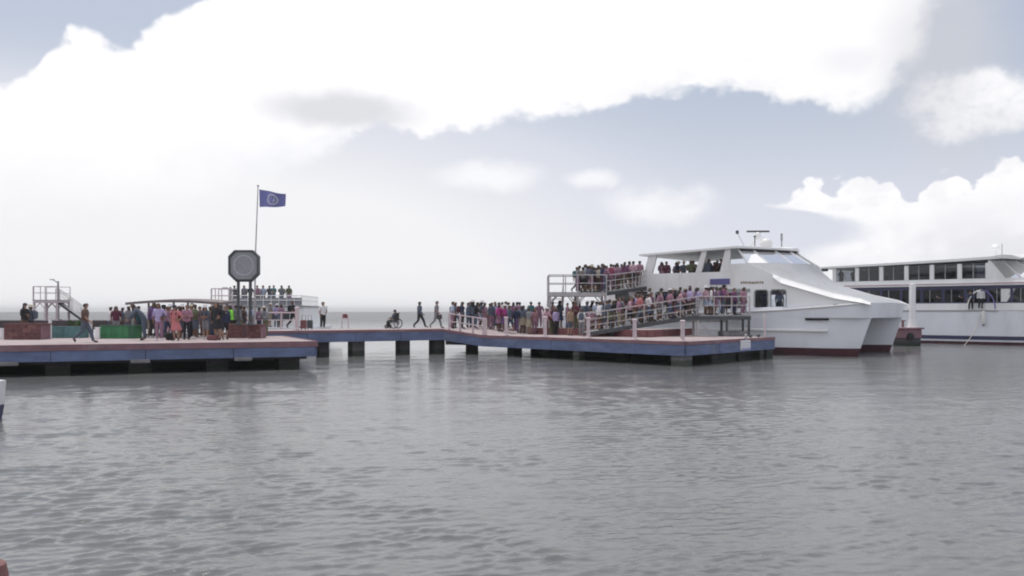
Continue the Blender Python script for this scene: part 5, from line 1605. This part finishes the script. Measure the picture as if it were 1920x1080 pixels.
person(PX(739, Yw) + .06, Yw, ZW + .0, R(-110), 'slate', '', pose='seated', bottom='black', kind='trousers', ht=1.6, group=G2, label='person in slate jacket seated in the wheelchair on the open walkway')

# the long queue on the pier: (column in the photo, distance, colour)
G3 = 'passengers queueing on the pier'
def zdeck(x, y):
    """height of the pier surface under a point"""
    p = Vector((x, y)); q = p - K2
    if q.dot(n) < 4 - .02 and q.dot(e) > -.2: return ZA
    if q.dot(n) < 4 and q.dot(e) <= -.2:
        t = min(1, max(0, -q.dot(e) / 2.78)); return ZA + (ZW - ZA) * t
    if q.dot(e) > 9.2: return ZA
    return ZW
def P3(px, Y, face, top, place, **kw):
    face = face + rp.choice([0, -.6, .5, 1.2, 1.9, -1.2])
    Y = Y + rp.uniform(-.5, .7); px = px + rp.uniform(-2.5, 2.5)
    x = PX(px, Y); return person(x, Y, zdeck(x, Y), face, top, place, group=kw.pop('group', G3), **kw)
A_ = 'behind the ramp railing'
P3(844, 55.2, 1.2, 'pale blue', A_, bottom='mauve', kind='trousers', sleeve='short', ht=1.74)
P3(850, 56.5, 1.2, 'slate', A_, bottom='plum' if False else 'brown', kind='trousers', ht=1.68)
P3(866, 55.4, 1.5, 'navy', A_, bottom='black', kind='trousers', ht=1.72, sleeve='short')
P3(874, 57, 1.1, 'denim' if False else 'blue', A_, bottom='slate', kind='trousers', ht=1.7)
P3(858, 58, 1.1, 'grey', A_, bottom='denim', ht=1.72)
B_ = 'near the head of the queue ramp'
P3(885, 55.3, 1.4, 'slate', B_, ht=1.78, sleeve='long', bottom='navy', kind='trousers')
P3(893, 55.8, 1.0, 'black', B_, ht=1.72, sleeve='long', bottom='slate', kind='trousers')
P3(880, 59, 1.0, 'navy', B_, ht=1.76)
P3(907, 55.4, 1.5, 'mauve', B_, bottom='mauve', kind='skirt', ht=1.68, hair='hair_long', sleeve='short')
P3(899, 58.5, 1.5, 'pink', B_, ht=1.68)
P3(915, 57.5, .7, 'white', B_, ht=1.66)
C_ = 'behind the first white kerb post'
P3(922, 55.2, 1.4, 'slate', C_, ht=1.74, bottom='mauve', kind='trousers')
P3(930, 56.4, 1.2, 'lavender', C_, ht=1.66)
P3(937, 54.8, 1.6, 'magenta', C_, bottom='mauve', kind='skirt', ht=1.74, hair='hair_long', sleeve='short')
P3(945, 55.2, .5, 'magenta', C_, bottom='purple', kind='skirt', ht=1.72, sleeve='long', head='hat')
P3(941, 58.5, .5, 'rose', C_, ht=1.74)
P3(955, 54.9, 1.5, 'slate', C_, ht=1.75, bottom='navy', kind='shorts', sleeve='long')
P3(966, 55.4, 1.1, 'navy', C_, ht=1.66, bottom='purple', kind='trousers')
P3(951, 59.2, 1.1, 'tan', C_, ht=1.74)
P3(961, 58.0, 1.1, 'plum', C_, ht=1.74)
D_ = 'at the red step of the pier'
P3(984, 56.0, 1.4, 'slate', D_, ht=1.76, bottom='grey', kind='trousers', sleeve='long')
P3(993, 54.4, 1.0, 'grey', D_, ht=1.7, bottom='cream' if False else 'khaki', kind='skirt')
P3(1004, 54.2, 1.7, 'rose', D_, bottom='mauve', kind='trousers', ht=1.66, sleeve='short')
P3(997, 58, 1.7, 'teal', D_, ht=1.76)
P3(1021, 53.6, 1.2, 'pink', D_, bottom='maroon', kind='trousers', head='cap', ht=1.72, sleeve='short')
P3(1031, 53.9, .8, 'maroon', D_, bottom='olive', kind='trousers', ht=1.72, sleeve='long')
P3(1012, 57.4, .8, 'mauve', D_, ht=1.74)
P3(975, 58.4, .8, 'grey', D_, ht=1.74)
E_ = 'in the crowd under the boarding tower'
for px, Y, c, h_ in ((1044, 53.4, 'lavender', 1.66), (1052, 55.2, 'slate', 1.78), (1063, 53.2, 'mauve', 1.64), (1080, 53.6, 'maroon', 1.7), (1072, 55.6, 'grey', 1.74), (1098, 52.8, 'slate', 1.72),
                     (1038, 56.0, 'pink', 1.74), (1088, 55.8, 'white', 1.7), (1107, 55.2, 'plum', 1.74), (1118, 54.2, 'pale blue', 1.74), (1130, 55.4, 'navy', 1.76), (1140, 54.6, 'black', 1.72)):
    P3(px, Y, rp.uniform(.3, 1.7), c, E_, ht=h_)
F_ = 'at the foot of the lower gangway'
for px, Y, c, h_ in ((1070, 51.2, 'tan', 1.66), (1090, 50.9, 'white', 1.62), (1148, 52.6, 'slate', 1.74), (1108, 51.6, 'rose', 1.66)):
    P3(px, Y, rp.uniform(.8, 1.7), c, F_, ht=h_)

for px, Y, c in ((853, 57.2, 'mauve'), (889, 57.8, 'blue'), (903, 56.6, 'slate'), (926, 58.6, 'pale blue'), (934, 57.4, 'pink'), (948, 57.6, 'white'), (971, 57.0, 'mauve'), (979, 55.0, 'slate')):
    P3(px, Y, rp.uniform(.3, 1.7), c, 'in the middle of the pier queue', ht=rp.uniform(1.6, 1.78))
# on the boarding tower and the upper bridge
G4 = 'passengers on the boarding tower and bridge'
T_ = 'on top of the boarding tower'
def P4(px, Y, z, face, top, place, **kw):
    return person(PX(px, Y), Y, z, face, top, place, group=G4, **kw)
P4(1082, 54.7, ZT + .01, 1.2, 'grey', T_, bottom='mauve', kind='trousers', ht=1.62)
P4(1095, 55.0, ZT + .01, 1.5, 'pale blue', T_, bottom='brown', kind='trousers', ht=1.8)
P4(1107, 54.7, ZT + .01, 1.0, 'slate', T_, bottom='mauve', kind='skirt', ht=1.72, sleeve='long')
P4(1101, 55.8, ZT + .01, 1.0, 'grey', T_, bottom='tan' if False else 'khaki', ht=1.7)
P4(1129, 54.6, ZT + .01, 1.4, 'navy', T_, bottom='maroon', kind='trousers', ht=1.82, sleeve='long')
P4(1122, 55.7, ZT + .01, 1.4, 'cream', T_, ht=1.68)
dU = V(upB) - V(upA)
U_ = 'on the upper boarding bridge'
sU = V((-dU.y, dU.x, 0)).normalized()
for t, sd_, c, kw in ((.03, .3, 'slate', {}), (.1, -.35, 'rose', {}), (.16, .35, 'crimson', dict(sleeve='long', ht=1.72)), (.24, -.3, 'crimson', dict(sleeve='short', ht=1.74)), (.34, .3, 'pink', {}), (.42, -.3, 'mauve', {}),
                      (.5, .35, 'white', {}), (.58, -.3, 'plum', dict(bottom='brown')), (.68, .3, 'maroon', {}), (.76, -.3, 'pink', {}), (.86, .2, 'slate', {}), (.95, -.25, 'rose', {}), (.07, .5, 'mauve', {}), (.2, 0, 'grey', {}), (.3, .55, 'pink', {}), (.46, .1, 'rose', {}), (.62, .5, 'lavender', {}), (.8, .05, 'navy', {})):
    p = V(upA) + dU * t + sU * sd_
    person(p.x, p.y, p.z + .02, math.atan2(dU.y, dU.x) + PI / 2 + rp.uniform(-.4, .4), c, U_, group=G4, pose=rp.choice(['standing', 'walking', 'standing']), **kw)

# on the lower gangway
G5 = 'passengers on the lower gangway'
dL = V(lowB) - V(lowA); sL = V((-dL.y, dL.x, 0)).normalized()
cols = ['white', 'pale blue', 'slate', 'black', 'mauve', 'grey', 'pink', 'rose', 'coral', 'pink', 'white', 'lavender', 'mauve', 'crimson', 'rose', 'navy', 'pink', 'tan', 'lavender', 'maroon']
Lp = 'climbing the lower gangway'
for i, c in enumerate(cols):
    t = .1 + .88 * i / (len(cols) - 1); sd_ = .38 * (1 if i % 2 else -1) + rp.uniform(-.08, .08)
    p = V(lowA) + dL * t + sL * sd_
    person(p.x, p.y, p.z + .02, PI / 2 + rp.uniform(-.4, .4), c, Lp, group=G5, pose=rp.choice(['standing', 'walking', 'holding a phone']), ht=rp.uniform(1.6, 1.74))
for i in range(16):
    t = .2 + .78 * (i + rp.uniform(-.3, .3)) / 15; t = min(.98, t)
    p = V(lowA) + dL * t + sL * rp.uniform(-.15, .2)
    person(p.x, p.y, p.z + .02, PI / 2 + rp.uniform(-.8, .8), rp.choice(['pink', 'rose', 'mauve', 'slate', 'white', 'grey', 'black', 'maroon', 'lavender']), 'in the press of people on the lower gangway', group=G5, ht=rp.uniform(1.58, 1.78))
for i in range(8):
    person(10.6 + i * .36 + rp.uniform(-.1, .1), 50.35 + rp.uniform(0, 1.1), 2.375, PI / 2 + rp.uniform(-1, 1), rp.choice(['pink', 'mauve', 'plum', 'slate', 'grey', 'rose', 'navy']), 'crowding the gangway landing', group=G5, ht=rp.uniform(1.58, 1.75))
for i in range(8):
    person(4.0 + i * .22 + rp.uniform(-.1, .1), 54.3 + rp.uniform(0, 1.7), ZT + .01, PI / 2 + rp.uniform(-1, 1), rp.choice(['pink', 'mauve', 'crimson', 'slate', 'grey', 'rose', 'cream']), 'in the crush on the boarding tower', group=G4, ht=rp.uniform(1.6, 1.78))
for px, dy, c in ((1307, .3, 'lavender'), (1322, .7, 'mauve'), (1330, .35, 'white'), (1341, .8, 'lavender'), (1349, .4, 'purple'), (1336, 1.1, 'plum')):
    Y = 50.2 + dy
    person(PX(px, Y), Y, 2.375, PI / 2 + rp.uniform(-.5, .5), c, 'on the gangway landing', group=G5, ht=rp.uniform(1.6, 1.72))
# aboard the catamaran
G6 = 'passengers aboard the catamaran'
def P6(x, y, z, face, top, place, **kw):
    p = cat_pt(x, y, z); return person(p.x, p.y, p.z, face, top, place, group=G6, **kw)
V_ = 'by the upper deck opening of the catamaran'
for x, y, c, kw in ((-12.35, .95, 'rose', dict(ht=1.62)), (-12.0, .8, 'maroon', dict(ht=1.68, sleeve='long')), (-10.85, .85, 'slate', dict(ht=1.66)), (-10.2, .8, 'olive', dict(ht=1.7)), (-9.1, .85, 'slate', dict(ht=1.74, sleeve='long')), (-8.35, 1.2, 'black', dict(ht=1.72)), (-8.8, 1.6, 'brown', dict(ht=1.68))):
    P6(x, y, 4.2, rp.uniform(-.6, .6), c, V_, **kw)
for x, y, c in ((-12.7, 1.5, 'plum'), (-11.6, 1.3, 'pink'), (-11.3, .8, 'navy'), (-10.5, 1.6, 'mauve'), (-9.75, 1.4, 'grey'), (-9.4, 2.2, 'rose'), (-11.0, 2.4, 'white'), (-12.1, 2.6, 'slate')):
    P6(x, y, 4.2, rp.uniform(-.8, .8), c, 'deeper inside the catamaran upper deck', ht=rp.uniform(1.58, 1.76))
D6 = 'in the side doorway of the catamaran'
P6(-7.5, .75, 2.5, .3, 'black', D6, ht=1.6, bottom='black', kind='trousers')
P6(-6.8, 1.0, 2.5, -.2, 'olive', D6, ht=1.6, bottom='slate', kind='trousers')
p_ = 'behind the cabin window of the catamaran'
P6(-5.5, .9, 2.3, .2, 'slate', p_, ht=1.6); P6(-4.5, .95, 2.3, -.2, 'pale blue', p_, ht=1.6)
P6(-5.9, 3.2, 5.25 - .6, 1.3, 'pale blue', 'at the helm inside the catamaran wheelhouse', ht=1.6, sleeve='short', bottom='navy', kind='trousers')
S_ = 'along the catamaran side deck'
for x, y, z, c in ((-13.5, .1, 2.33, 'slate'), (-12.9, .12, 2.33, 'white'), (-12.1, .1, 2.33, 'black'), (-11.2, .12, 2.33, 'mauve'), (-10.4, .1, 2.33, 'lavender'), (-9.7, .12, 2.33, 'pink'), (-8.8, .1, 2.4, 'plum')):
    P6(x, y, z + .08, rp.uniform(-1.4, -.2) + 1.6, c, S_, ht=rp.uniform(1.62, 1.74), kind='trousers')
# second ferry
G7 = 'people aboard the second ferry'
def P7(x, y, z, face, top, place, **kw):
    p = fer_pt(x, y, z); return person(p.x, p.y, p.z, face, top, place, group=G7, **kw)
P7(4.05, -.02, 2.7, -.5, 'navy', 'at the second ferry side rail', ht=1.66, bottom='black', kind='trousers', pose='stooping')
P7(4.75, -.0, 2.7, -.3, 'white', 'at the second ferry side rail', ht=1.72, bottom='black', kind='trousers', sleeve='long')
for x, c in ((1.6, 'white'), (3.2, 'pale blue'), (6.6, 'white')):
    P7(x, .62, 2.7, -.2, c, 'at a lower window of the second ferry', ht=1.6)
for x, c in ((-6.7, 'white'), (-5.6, 'cream'), (-2.8, 'white'), (-1.2, 'pale blue'), (-.5, 'white'), (2.9, 'white'), (5.0, 'grey')):
    P7(x, .75, 4.72, -.2, c, 'at an upper window of the second ferry', ht=1.5)
# far ferry: heads along its top deck
G8 = 'passengers on the top deck of the far ferry'
c8 = f3.location
for i, (px, c) in enumerate(((442, 'slate'), (459, 'grey'), (470, 'navy'), (484, 'mauve'), (494, 'pale blue'), (506, 'slate'), (513, 'teal'), (528, 'grey'), (541, 'olive'))):
    Y = 67.4 + .3 * (i % 3)
    person(PX(px, Y), Y, 3.02, rp.uniform(-.5, .5), c, 'on the top deck of the far ferry', group=G8, ht=rp.uniform(1.2, 1.34) if False else 1.58)
